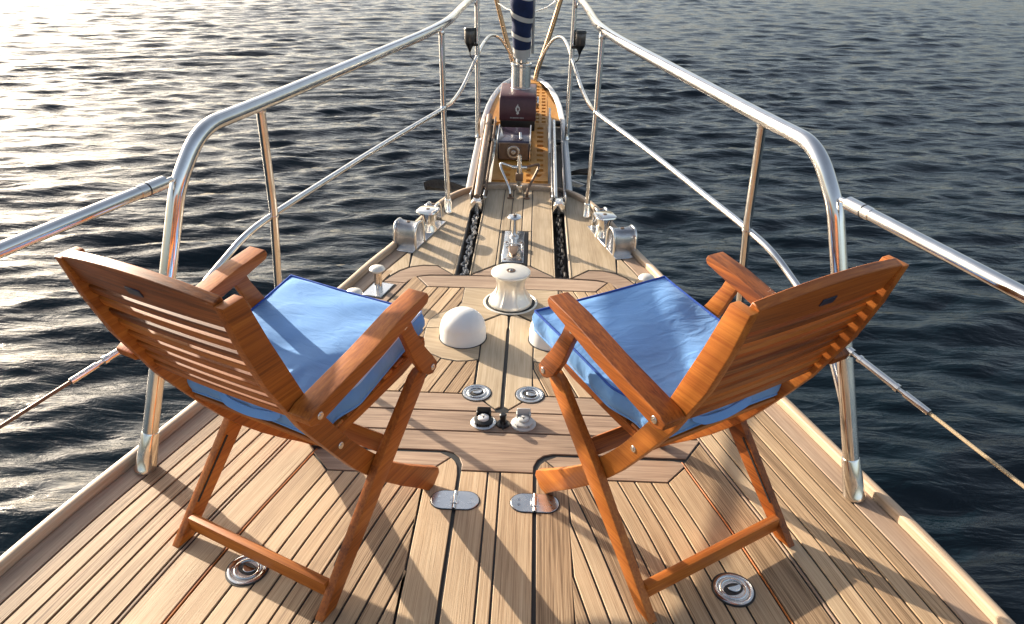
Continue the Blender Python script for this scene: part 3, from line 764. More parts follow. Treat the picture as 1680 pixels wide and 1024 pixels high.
while x < 0.055:
    w_ = rng.uniform(0.003, 0.007)
    bmesh.ops.create_cube(bm, size=1, matrix=Matrix.Translation((x, -0.001, 0.102)) @ Matrix.Diagonal((w_, 0.003, rng.uniform(0.006, 0.010), 1))); x += w_ + (0.0035 if rng.random() > .2 else 0.008)
link('lettering', mesh_of(bm), 'greypl', o, 0)
bm = bmesh.new(); cyl(bm, (0.148, 0.18, 0.19), (0.165, 0.18, 0.19), 0.045, 24, 0.004); link('side_disc', mesh_of(bm), 'steel', o)
o = thing('furling_drum', (-0.03, 6.02, 0.425), 'polished chrome furling drum at the foot of the forestay', 'drum')
link('drum', mesh_of(lathe([(0.085, -0.03), (0.085, 0.012), (0.079, 0.018), (0.078, 0.185), (0.084, 0.19), (0.084, 0.205), (0.070, 0.207), (0.068, 0.16), (0, 0.16)], 48)), 'steel', o, 35)
link('spindle', mesh_of(lathe([(0.045, 0.14), (0.045, 0.36), (0, 0.36)], 32)), 'steel', o, 35)
link('bolt', mesh_of(lathe([(0.009, 0.206), (0.009, 0.215), (0, 0.215)], 12)), 'steel', o).location = (0.0, -0.076, -0.03)
o = thing('furled_sail', (-0.03, 5.98, 0.69), 'navy blue sail with white bands rolled tight on the forestay', 'sail')
ax = Vector((-0.005, -0.28, 1.0)).normalized()
def rad(t): return 0.064 + 0.055 * min(t, 0.9) + 0.0
P = [ax * t for t in np.linspace(0.0, 4.0, 60)]
P = [ax * t for t in np.linspace(0.0, 4.0, 260)]
me = tubem(P, [rad(t) for t in np.linspace(0, 4, 260)], 36)
for v in me.vertices:
    t = v.co.dot(ax); q = v.co - ax * t; a = math.atan2(q.y, q.x)
    f_ = 0.030 * math.sin(3 * a + 26 * t) + 0.022 * math.sin(a - 47 * t + 1.3 * math.sin(9 * t)) + 0.05 * max(0, math.sin(a + 14 * t)) ** 6
    v.co = ax * t + q * (1 + f_)
link('sail_roll', me, 'sailblue', o, 60)
for t0, wd, tl in ((0.0, 0.075, 0.05), (0.152, 0.034, 0.25), (0.302, 0.038, 0.34), (0.47, 0.035, 0.3), (0.66, 0.035, 0.3), (0.85, 0.035, 0.3), (1.05, 0.035, 0.3)):
    bm = bmesh.new(); rg = []
    for k in range(3):
        tt = t0 + wd * k / 2; rr = []
        for q in range(36):
            a = 2 * math.pi * q / 36; u = Vector((1, 0, 0)); v = ax.cross(u).normalized()
            r_ = (rad(tt) + 0.003) * (1 + 0.035 * math.sin(3 * a + 26 * tt) + 0.05 * max(0, math.sin(a + 14 * tt)) ** 6)
            rr.append(bm.verts.new(ax * (tt - tl * r_ * math.cos(a)) + (u * math.cos(a) + v * math.sin(a)) * r_))
        rg.append(rr)
    for a_, b_ in zip(rg, rg[1:]):
        for q in range(36): bm.faces.new((a_[q], a_[(q + 1) % 36], b_[(q + 1) % 36], b_[q]))
    link('white_band', mesh_of(bm), 'sailwhite', o, 60)
link('grey_strip', tubem([Vector((0.088, 0.03, 0)) + ax * t for t in (0.02, 0.5, 2.0, 4.0)], 0.012, 10), 'greypl', o)  # grey tube down the right edge of the roll
o = thing('winch_housing', (-0.055, 5.19, S(5.19) + 0.012), 'dark plum winch housing with a round ringed end plate on the bowsprit', 'winch')
bm = extr([(0.0, 0.01), (0.0, 0.125), (0.015, 0.14), (0.27, 0.178), (0.29, 0.17), (0.29, 0.06)], 'x', -0.115, 0.115, 0.008, 2)
link('housing', mesh_of(bm), 'purple', o)
link('end_frame', mesh_of(box((0.215, 0.012, 0.125), 0.004, 1, Matrix.Translation((0, -0.006, 0.07)))), 'bronze', o)
for r_, dy, mm in ((0.058, 0.012, 'bronze'), (0.046, 0.018, 'brushed'), (0.032, 0.022, 'bronze'), (0.016, 0.028, 'brushed')):
    bm = bmesh.new(); cyl(bm, (0.0, 0.0, 0.07), (0.0, -dy - 0.008, 0.07), r_, 36, 0.002); link('ring', mesh_of(bm), mm, o)
for s in (-1, 1): link('side_plate', mesh_of(extr([(0.0, -0.005), (0.0, 0.15), (0.30, 0.192), (0.30, 0.04)], 'x', s * 0.119 - 0.004, s * 0.119 + 0.004, 0.001, 1)), 'steel', o)
link('lever', tubem([(0.05, 0.04, 0.15), (0.045, 0.07, 0.19)], 0.009, 12), 'steel', o)
link('foot', mesh_of(box((0.2, 0.3, 0.02), 0.002, 1, Matrix.Translation((0, 0.2, 0.02)))), 'bronze', o)
o = thing('stay_fitting', (0.0, 4.60, 0.0), 'chrome turnbuckle fitting with two bent arms standing at the bow', 'rigging')
link('clevis', mesh_of(box((0.04, 0.03, 0.06), 0.004, 2, Matrix.Translation((0, 0.08, 0.03)))), 'steel', o)
link('screw_body', tubem([(0, 0.08, 0.04), (0, 0.075, 0.09), (0, 0.07, 0.18), (0, 0.065, 0.27)], [0.012, 0.018, 0.018, 0.011], 14), 'steel', o)
link('tee_head', tubem([(-0.05, 0.07, 0.185), (0.05, 0.07, 0.185)], 0.012, 12), 'steel', o)
link('pin_block', mesh_of(box((0.05, 0.04, 0.05), 0.004, 2, Matrix.Translation((0, 0.07, 0.12)))), 'bronze', o)
for s in (-1, 1):
    link('bent_arm', tubem(fillet([(s * 0.055, -0.02, 0.0), (s * 0.06, 0.0, 0.06), (s * 0.125, 0.09, 0.17), (s * 0.13, 0.11, 0.20), (s * 0.04, 0.07, 0.185)], 0.04, 6), 0.0085, 10), 'bronze' if s > 0 else 'steel', o)
    link('foot', mesh_of(lathe([(0.022, 0.0), (0.020, 0.008), (0.010, 0.014), (0.010, 0.03), (0, 0.03)], 18)), 'bronze', o).location = (s * 0.055, -0.02, 0.001)

# anchors stowed outboard of the bow
def anchor(s, loc, label, mat, rz, sc_):
    o = thing('anchor', loc, label, 'anchor', rz)
    bm = bmesh.new(); rg = []
    for i in range(9):
        t = i / 8; w_ = 0.16 * math.sin(math.pi * min(1, t * 0.92 + 0.08)) ** 0.8 * (1 - 0.4 * t)
        row = []
        for j in range(7):
            u = (j - 3) / 3; row.append(bm.verts.new((u * w_ * sc_, (-0.2 + t * 0.42) * sc_, (0.05 * u * u - 0.10 * t * t + 0.03) * sc_)))
        rg.append(row)
    for a, b in zip(rg, rg[1:]):
        for j in range(6): bm.faces.new((a[j], a[j + 1], b[j + 1], b[j]))
    bmesh.ops.solidify(bm, geom=bm.faces[:], thickness=0.014)
    link('fluke', mesh_of(bm), mat, o, 50)
    link('shank', mesh_of(extr([(0.0, -0.10), (-0.05, -0.07), (0.10, -0.05), (0.26, -0.06), (0.26, -0.10), (0.10, -0.09)], 'x', -0.014, 0.014, 0.003)), 'chain', o)
    return o
anchor(-1, (-0.50, 4.88, -0.07), 'brown anchor fluke sticking out beside the left of the bow', 'chaindark', R(-70), 0.85)
anchor(1, (0.455, 5.45, -0.10), 'dark anchor fluke half hidden at the right of the bowsprit', 'chaindark', R(60), 0.6)

# ------------------------------------------------------------------ deck fittings
o = thing('windlass_capstan', (0.0, 3.08, 0.0), 'ivory metal capstan drum with a flared top in the middle of the deck', 'capstan')
link('base_ring', mesh_of(lathe([(0.130, -0.002), (0.130, 0.003), (0.127, 0.005), (0.121, 0.005), (0.118, 0.002), (0.116, -0.002)], 56, cap=False)), 'satin', o)
link('ring_gasket', mesh_of(lathe([(0.135, 0.0012), (0.129, 0.0012)], 56, cap=False)), 'caulk', o)
link('base_gap', mesh_of(lathe([(0.119, 0.0030), (0.0, 0.0031)], 56, cap=False)), 'caulk', o)
prof = [(0.104, 0.002), (0.104, 0.012), (0.098, 0.022), (0.086, 0.038), (0.074, 0.060), (0.067, 0.085), (0.066, 0.105), (0.070, 0.125), (0.080, 0.145)]
link('drum', mesh_of(lathe(prof, 96, cap=False, rib=lambda a, i: 1 + (0.045 if abs(((a / (2 * math.pi) * 8) % 1) - 0.5) < 0.045 and 0 < i < 8 else 0))), 'satin', o, 50)
link('cap_disc', mesh_of(lathe([(0.078, 0.143), (0.091, 0.152), (0.094, 0.158), (0.092, 0.165), (0.086, 0.168), (0.02, 0.169), (0.0, 0.169)], 64, cap=False)), 'satin', o)
link('cap_recess', mesh_of(lathe([(0.021, 0.1691), (0.021, 0.171), (0.016, 0.1712), (0.016, 0.1695), (0.0, 0.1695)], 32, cap=False)), 'bronze', o)
link('cap_bolt', mesh_of(lathe([(0.009, 0.169), (0.009, 0.1725), (0.0, 0.1735)], 8)), 'steel', o)
for s in (-1, 1):
    nm = 'left' if s < 0 else 'right'
    o = thing('ventilator_dome', (s * 0.196, 2.735, 0.0), 'white plastic ventilator dome standing clear beside the capstan' if s < 0 else 'white plastic ventilator dome almost hidden under the right cushion', 'ventilator')
    pr = [(0.101, -0.002), (0.101, 0.048), (0.0985, 0.053)] + [(0.0985 * math.cos(t), 0.053 + 0.084 * math.sin(t)) for t in np.linspace(0.12, math.pi / 2, 14)]
    pr[-1] = (0.0, pr[-1][1])
    link('dome', mesh_of(lathe(pr, 64)), 'dome', o, 60)
    link('gasket', mesh_of(lathe([(0.106, -0.002), (0.106, 0.003), (0.100, 0.003)], 56, cap=False)), 'caulk', o)
    # bollard and chocks on the covering board
    hx = H(4.0)
    o = thing('bollard', (s * 0.515, 3.965, 0.0), 'chrome mooring bollard with a squared mushroom head on the %s bow' % nm, 'bollard', s * R(15))
    link('stem', mesh_of(lathe([(0.052, 0.0), (0.050, 0.012), (0.040, 0.035), (0.035, 0.065), (0.037, 0.09), (0.046, 0.112)], 36, cap=False)), 'steel', o, 60)
    def sq(r, z, e=3.6, n=40): return [(math.copysign(abs(math.cos(a)) ** (2 / e), math.cos(a)) * r, math.copysign(abs(math.sin(a)) ** (2 / e), math.sin(a)) * r, z) for a in np.linspace(0, 2 * math.pi, n, endpoint=False)]
    bm = bmesh.new(); rg = [[bm.verts.new(p) for p in sq(r_, z)] for r_, z in ((0.044, 0.110), (0.060, 0.117), (0.063, 0.124), (0.061, 0.131), (0.054, 0.135))]
    for a, b in zip(rg, rg[1:]):
        for k in range(40): bm.faces.new((a[k], a[(k + 1) % 40], b[(k + 1) % 40], b[k]))
    bm.faces.new(rg[-1]); bm.faces.new(rg[0][::-1]); link('head', mesh_of(bm), 'steel', o, 35)
    link('bolt', mesh_of(lathe([(0.012, 0.135), (0.011, 0.138), (0, 0.138)], 16)), 'bronze', o)
    th = math.atan2(-0.26, 1.0)
    pl_ = thing('fairlead_plate', (s * 0.545, 3.88, 0.0), 'bright steel base plate under the %s bow chocks' % nm, 'plate', s * R(15))
    link('plate', mesh_of(box((0.105, 0.50, 0.006), 0.002, 1, Matrix.Translation((0, 0, 0.002)))), 'satinsteel', pl_)
    for yy, hh, ll, wdt, big in ((3.745, 0.138, 0.115, 0.125, True), (4.115, 0.11, 0.085, 0.06, False)):
        o = thing('mooring_chock', (s * (H(yy) - 0.052), yy, 0.0), ('large arched steel mooring chock aft of the %s bollard' if big else 'small arched steel chock forward of the %s bollard') % nm, 'chock', s * R(15))
        # hoop in the fore-aft plane, its band running athwartships
        prof = []
        for k in range(25):
            a = math.pi * k / 24
            prof.append((-ll / 2 * math.copysign(abs(math.cos(a)) ** 0.62, math.cos(a)), hh * max(0, math.sin(a)) ** 0.62))
        bm = bmesh.new(); rg = []
        for (py, pz) in prof:
            row = []
            for q in range(9):
                u = (q - 4) / 4; fl = 0.010 * u ** 4
                k_ = 1 + (fl / (ll / 2)); row.append(bm.verts.new((u * wdt / 2, py * k_, pz + fl * (pz / hh))))
            rg.append(row)
        for a, b in zip(rg, rg[1:]):
            for q in range(8): bm.faces.new((a[q], a[q + 1], b[q + 1], b[q]))
        bmesh.ops.solidify(bm, geom=bm.faces[:], thickness=-0.016)
        link('hoop', mesh_of(bm), 'satinsteel', o, 45)
        link('lip', tubem([(-s * wdt / 2, p[0] * 1.06, p[1] + 0.003) for p in prof], 0.0075, 10), 'steel', o, 60)
        link('lip', tubem([(s * wdt / 2, p[0] * 1.06, p[1] + 0.003) for p in prof], 0.0075, 10), 'steel', o, 60)
        link('bolt', mesh_of(lathe([(0.011, hh + 0.001), (0.010, hh + 0.004), (0, hh + 0.004)], 14)), 'bronze', o)
    # retracting cleat posts
    for i, (yy, xx) in enumerate(((3.17, 0.655), (2.93, 0.715))):
        o = thing('mushroom_post', (s * xx, yy, 0.0), ('chrome mushroom headed post on a square plate by the %s edge' if i == 0 else 'chrome mushroom headed post half hidden behind the %s cushion') % nm, 'mooring post', s * R(15))
        hgt = 0.118 if i == 0 else 0.108
        link('stem', mesh_of(lathe([(0.019, 0.0), (0.019, hgt - 0.02)], 24)), 'steel', o)
        link('head', mesh_of(lathe([(0.019, hgt - 0.024), (0.037, hgt - 0.012), (0.039, hgt - 0.006), (0.032, hgt + 0.004), (0.015, hgt + 0.010), (0, hgt + 0.011)], 32)), 'satin', o)
        if i == 0:
            link('plate', mesh_of(box((0.10, 0.15, 0.005), 0.0015, 1, Matrix.Translation((0.0, -0.005, 0.003)))), 'brushed', o)
            link('plate_gasket', mesh_of(box((0.115, 0.165, 0.003), 0, 1, Matrix.Translation((0.0, -0.005, 0.0012)))), 'caulk', o)
    # flush ring pulls in the aft lids, and lifting rings on the forward hatch
    o = thing('ring_pull', (s * 0.676, 1.409, 0.0), 'round flush steel lifting ring under the %s chair' % nm, 'ring pull', R(20) * s)
    def ringpull(o, r_, mm):
        link('gasket', mesh_of(lathe([(r_ * 1.08, 0.0), (r_ * 1.08, 0.0015), (r_ * 0.9, 0.0015)], 48, cap=False)), 'caulk', o)
        link('flange', mesh_of(lathe([(r_, 0.0), (r_ * 0.985, 0.0035), (r_ * 0.86, 0.005), (r_ * 0.80, 0.004), (r_ * 0.76, -0.0005)], 48, cap=False)), mm, o, 60)
        link('cup', mesh_of(lathe([(r_ * 0.77, 0.0022), (r_ * 0.6, 0.0018), (0.0, 0.0016)], 40, cap=False)), 'brushed', o)
        bm = bmesh.new(); tube(bm, [(r_ * 0.62 * math.cos(a), r_ * 0.60 * math.sin(a), 0.004) for a in np.linspace(0, 2 * math.pi, 32, endpoint=False)], r_ * 0.07, 8, closed=True, up=(0, 0, 1), flat=0.6)
        link('ring', mesh_of(bm), mm, o, 60)
        link('recess', mesh_of(extr([(r_ * 0.52 * math.cos(a), r_ * 0.34 * math.sin(a)) for a in np.linspace(0, 2 * math.pi, 24, endpoint=False)], 'z', 0.001, 0.0034, 0)), 'chaindark', o)
        link('tongue', mesh_of(extr([(r_ * 0.36 * math.cos(a) + r_ * 0.08, r_ * 0.17 * math.sin(a) + r_ * 0.07 * math.cos(2 * a)) for a in np.linspace(0, 2 * math.pi, 20, endpoint=False)], 'z', 0.003, 0.0075, 0.001, 1)), mm, o)
    ringpull(o, 0.055, 'steel')
    o = thing('lifting_ring', (s * 0.103 , 2.309, 0.0), 'grey flush lifting ring on the %s leaf of the forward hatch' % nm, 'ring pull', R(-25) * s)
    ringpull(o, 0.054, 'brushed')
    # hinges
    o = thing('hatch_hinge', (s * 0.126, 1.715, 0.0), 'oval stainless hinge joining the %s locker lid to the centre planks' % nm, 'hinge')
    r_ = 0.040; hl = 0.036
    for q in (-1, 1):
        P = [(q * 0.006, -r_), (q * hl, -r_)] + [(q * (hl + r_ * math.cos(a)), r_ * math.sin(a)) for a in np.linspace(-math.pi / 2, math.pi / 2, 14)[1:-1]] + [(q * hl, r_), (q * 0.006, r_)]
        link('leaf', mesh_of(extr(P, 'z', -0.002, 0.0035, 0.001, 1)), 'brushed', o)
        P2 = inset([(p[0], p[1]) for p in P], -0.003)
        link('leaf_gasket', mesh_of(extr(P2, 'z', -0.002, 0.0012, 0)), 'caulk', o, 0)
        for yy in (-0.022, 0.022):
            bm = bmesh.new(); cyl(bm, (q * 0.05, yy * 0.5, 0.003), (q * 0.05, yy * 0.5, 0.0042), 0.005, 12); link('screw', mesh_of(bm), 'steel', o)
    bm = bmesh.new(); cyl(bm, (0, -0.019, 0.002), (0, 0.019, 0.002), 0.0075, 14, 0.001); link('knuckle', mesh_of(bm), 'steel', o)
    link('knuckle_block', mesh_of(box((0.026, 0.036, 0.006), 0.001, 1, Matrix.Translation((0, 0, 0.0025)))), 'brushed', o)
    for q in (-1, 1):
        bm = bmesh.new(); cyl(bm, (0, q * 0.022, 0.002), (0, q * 0.039, 0.002), 0.006, 14, 0.001); link('knuckle', mesh_of(bm), 'steel', o)
    # foot switches
    mm = 'black' if s < 0 else 'greypl'
    o = thing('foot_switch', (s * 0.073 + 0.009, 2.122, 0.0), 'black foot switch with its cover flipped up' if s < 0 else 'light grey foot switch with its cover flipped up', 'foot switch')
    link('flange', mesh_of(lathe([(0.046, 0.0), (0.046, 0.004), (0.042, 0.007), (0.0, 0.007)], 40)), 'brushed' if s < 0 else 'greypl', o)
    link('rim', mesh_of(lathe([(0.036, 0.006), (0.036, 0.016), (0.031, 0.019), (0.0, 0.019)], 40)), mm, o)
    link('button', mesh_of(lathe([(0.020, 0.018), (0.020, 0.026), (0.017, 0.028), (0.0, 0.028)], 28)), 'dome' if s < 0 else 'greypl', o)
    link('mark', mesh_of(box((0.012, 0.003, 0.001), 0, 1, Matrix.Translation((0, 0.003, 0.0283)))), 'black', o)
    link('mark', mesh_of(box((0.004, 0.006, 0.001), 0, 1, Matrix.Translation((0, -0.004, 0.0283)))), 'black', o)
    link('cover', mesh_of(box((0.050, 0.006, 0.034), 0.002, 1, Matrix.Translation((0, 0.032, 0.028)) @ Matrix.Rotation(R(-12), 4, 'X'))), mm, o)
    for q in (-1, 1): link('cover_ear', mesh_of(box((0.006, 0.022, 0.024), 0.0015, 1, Matrix.Translation((q * 0.024, 0.024, 0.022)))), mm, o)
    for q in range(-3, 4): link('rib', mesh_of(box((0.0022, 0.02, 0.010), 0, 1, Matrix.Translation((q * 0.0075, -0.026, 0.013)))), mm, o)
o = thing('deck_knob', (0.008, 2.115, 0.0), 'small black stub knob between the two foot switches', 'knob')
link('base', mesh_of(lathe([(0.025, 0.0), (0.025, 0.006), (0.018, 0.012), (0, 0.012)], 28)), 'black', o)
link('stub', mesh_of(lathe([(0.013, 0.010), (0.011, 0.03), (0.013, 0.034), (0.013, 0.044), (0.009, 0.048), (0, 0.048)], 24)), 'black', o)
link('lanyard', tubem([(0, -0.012, 0.02), (0.001, -0.022, 0.008), (0.0, -0.034, 0.004)], 0.0025, 8), 'black', o)
o = thing('chain_stopper_plate', (-0.006, 3.755, 0.0), 'mirror polished steel plate with a chrome pin ahead of the capstan', 'deck plate')
link('gasket', mesh_of(box((0.150, 0.47, 0.003), 0, 1, Matrix.Translation((0, 0, 0.001)))), 'caulk', o)
link('plate', mesh_of(box((0.118, 0.44, 0.010), 0.002, 1, Matrix.Translation((0, 0, 0.004)))), 'steel', o)
link('pin', mesh_of(lathe([(0.026, 0.009), (0.026, 0.016), (0.017, 0.022), (0.0155, 0.110), (0.019, 0.118), (0, 0.118)], 28)), 'steel', o).location = (0.0, 0.135, 0)
link('pin_head', mesh_of(lathe([(0.020, 0.116), (0.038, 0.124), (0.041, 0.130), (0.036, 0.138), (0.018, 0.141), (0, 0.141)], 32)), 'steel', o).location = (0.0, 0.135, 0)
link('pin_screw', mesh_of(lathe([(0.011, 0.141), (0.010, 0.144), (0, 0.144)], 14)), 'bronze', o).location = (0.0, 0.135, 0)
link('latch', mesh_of(extr([(-0.028, 0.0), (0.028, 0.0), (0.020, -0.10), (0.0, -0.13), (-0.020, -0.10)], 'z', 0.009, 0.020, 0.003)), 'bronze', o).location = (0, -0.02, 0)
link('latch_bar', tubem([(-0.045, 0.0, 0.02), (0.045, 0.0, 0.02), (0.05, -0.05, 0.018)], 0.006, 10), 'steel', o)
for q in (-1, 1):
    for yy in (-0.19, 0.05): link('screw', mesh_of(lathe([(0.008, 0.009), (0.007, 0.0105), (0, 0.0105)], 12)), 'bronze', o).location = (q * 0.042, yy, 0)

# ------------------------------------------------------------------ folding chairs
rear = [(-.381, .958), (-.352, .853), (-.309, .735), (-.226, .572), (-.172, .489), (-.113, .402), (-.068, .338), (-.016, .274), (.054, .198), (.132, .122), (.21, .052), (.262, .0)]
front = [(.292, .0), (.326, .030), (.322, .052), (.265, .096), (.168, .175), (.096, .239), (.032, .311), (-.02, .371), (-.062, .425), (-.1, .48), (-.174, .598), (-.212, .672), (-.28, .835), (-.328, .962)]
BT, BD = Vector((0, -.352, .968)), Vector((0, .383, -.924)).normalized()     # line of the backrest
BN = Vector((0, BD.z, -BD.y))                                               # faces aft
if BN.y > 0: BN = -BN
def chair(name, label, loc, rz, platex):
    c = thing(name, loc, label, 'chair', rz)
    def part(nm, bm, ax='y', loc_=None):
        me = mesh_of(bm, nm); grain(me, ax); return link(nm, me, 'chair', c, 35)
    a = (0, 0.55, -0.83)
    for s in (-1, 1):
        x0, x1 = sorted((s * .224, s * .250))
        part('back_post', extr(rear + front, 'x', x0, x1, 0.003), a)
        x0, x1 = sorted((s * .2525, s * .2785))
        leg = [(-.286, 0.0), (-.230, 0.0), (.038, .268), (.223, .452), (.236, .475), (.228, .497), (.205, .502), (.180, .492), (.150, .462), (-.008, .312)]
        lg = part('leg', extr(leg, 'x', x0, x1, 0.003), (0, 0.69, 0.72))
        # folding slot cut in the inner face
        bm = extr([(-.192, .103), (-.187, .100), (-.045, .246), (-.050, .251)], 'x', *sorted((s * .2505, s * .2535)), 0)
        sl = link('slot', mesh_of(bm), 'caulk', lg, 0)
        x0, x1 = sorted((s * .2795, s * .2985))
        sup = [(.089, .703), (.120, .640), (.152, .566), (.190, .508), (.218, .484), (.240, .478), (.258, .488), (.262, .506), (.246, .530), (.205, .585), (.160, .660), (.138, .712)]
        part('arm_support', extr(sup, 'x', x0, x1, 0.003), (0, -0.55, 0.83))
        arm = [(-.262, .628), (-.236, .618), (.0, .667), (.205, .723), (.213, .737), (.206, .752), (.10, .736), (-.05, .699), (-.245, .661), (-.268, .648)]
        x0, x1 = sorted((s * .2515, s * .313))
        part('armrest', extr(arm, 'x', x0, x1, 0.004, 3), 'y')
        rail = [(-.105, .446), (.0, .452), (.2, .472), (.315, .500), (.315, .525), (.2, .508), (.0, .484), (-.105, .470)]
        x0, x1 = sorted((s * .196, s * .2225))
        part('seat_rail', extr(rail, 'x', x0, x1, 0.003), 'y')
        def screw(y, z, x, r_=0.0095):
            bm = bmesh.new(); cyl(bm, (x - s * 0.004, y, z), (x + s * 0.0022, y, z), r_, 18, 0.001)
            cyl(bm, (x + s * 0.002, y, z), (x + s * 0.0036, y, z), r_ * 0.45, 6)
            link('screw', mesh_of(bm), 'brushed', c)
        screw(-.232, .640, s * .313); screw(-.112, .448, s * .250); screw(.238, .500, s * .2985); screw(.118, .690, s * .2985)
        if True:
            bm = bmesh.new(); cyl(bm, (s * .218, -.225, .640), (s * .2245, -.225, .640), 0.009, 18, 0.001); link('screw', mesh_of(bm), 'brushed', c)
    # stretcher between the rear feet, pivot bar, seat slats
    part('stretcher', box((.504, .024, .046), .003, 2, Matrix.Translation((0, -.222, .052)) @ Matrix.Rotation(R(43), 4, 'X') @ Matrix.Rotation(R(-43), 4, 'X')), 'x')
    part('pivot_bar', box((.504, .022, .05), .003, 2, Matrix.Translation((0, .055, .335)) @ Matrix.Rotation(R(-40), 4, 'X')), 'x')
    for k in range(9):
        t = k / 8; y = -.13 + t * .43; z = .467 + .06 * t + (0.0 if t > .1 else 0)
        part('seat_slat', box((.438, .04, .014), .003, 1, Matrix.Translation((0, y, z - 0.002)) @ Matrix.Rotation(R(10), 4, 'X')), 'x')
    # backrest slats, gently bowed
    def slat(nm, t0, t1, th, rise=0.0, bow=0.004, xh=.2245):
        bm = bmesh.new(); n = 14; rg = []
        for i in range(n + 1):
            x = -xh + 2 * xh * i / n; q = 1 - (x / xh) ** 2
            ctr = BN * (bow * q) + BN * 0.0165
            up_ = -BD * (rise * q)
            row = [BT + BD * t0 + up_ + ctr + BN * th / 2, BT + BD * t1 + ctr + BN * th / 2, BT + BD * t1 + ctr - BN * th / 2, BT + BD * t0 + up_ + ctr - BN * th / 2]
            rg.append([bm.verts.new((x, v.y, v.z)) for v in row])
        for a_, b_ in zip(rg, rg[1:]):
            for j in range(4): bm.faces.new((a_[j], a_[(j + 1) % 4], b_[(j + 1) % 4], b_[j]))
        bm.faces.new(rg[0]); bm.faces.new(rg[-1][::-1]); bmesh.ops.recalc_face_normals(bm, faces=bm.faces)
        es = [e for e in bm.edges if e.calc_face_angle(0) > 0.6]; bmesh.ops.bevel(bm, geom=es, offset=0.002, segments=1, affect='EDGES')
        return part(nm, bm, 'x')
    tr = slat('top_rail', -0.006, 0.070, 0.024, 0.022, xh=.2235)
    t = 0.089
    for k in range(7): slat('back_slat', t, t + 0.0238, 0.020); t += 0.0395
    slat('bottom_rail', t, t + 0.028, 0.018)
    # small navy name plate on the back of the top rail
    px = platex; q = 1 - (px / .2245) ** 2
    ctr = BT + BD * 0.034 + BN * (0.004 * q + 0.0165 + 0.0125)
    mt = Matrix.Translation((px, ctr.y, ctr.z)) @ Matrix(((1, 0, 0, 0), (0, -BD.y, BN.y, 0), (0, -BD.z, BN.z, 0), (0, 0, 0, 1)))
    pm = link('name_plate', mesh_of(extr([(-.022, -.010), (.022, -.010), (.022, .010), (-.022, .010)], 'z', -.001, .0022, .0008, 1)), 'labelblue', tr); pm.matrix_local = mt
    return c
LC = (-0.551, 1.623, 0.0); LR = -0.443; RC = (0.511, 1.673, 0.0); RR = 0.568
chair('folding_chair', 'reddish hardwood folding armchair on the left, facing the bow and turned right', LC, LR, -0.02)
chair('folding_chair', 'reddish hardwood folding armchair on the right, facing the bow and turned left', RC, RR, 0.0)

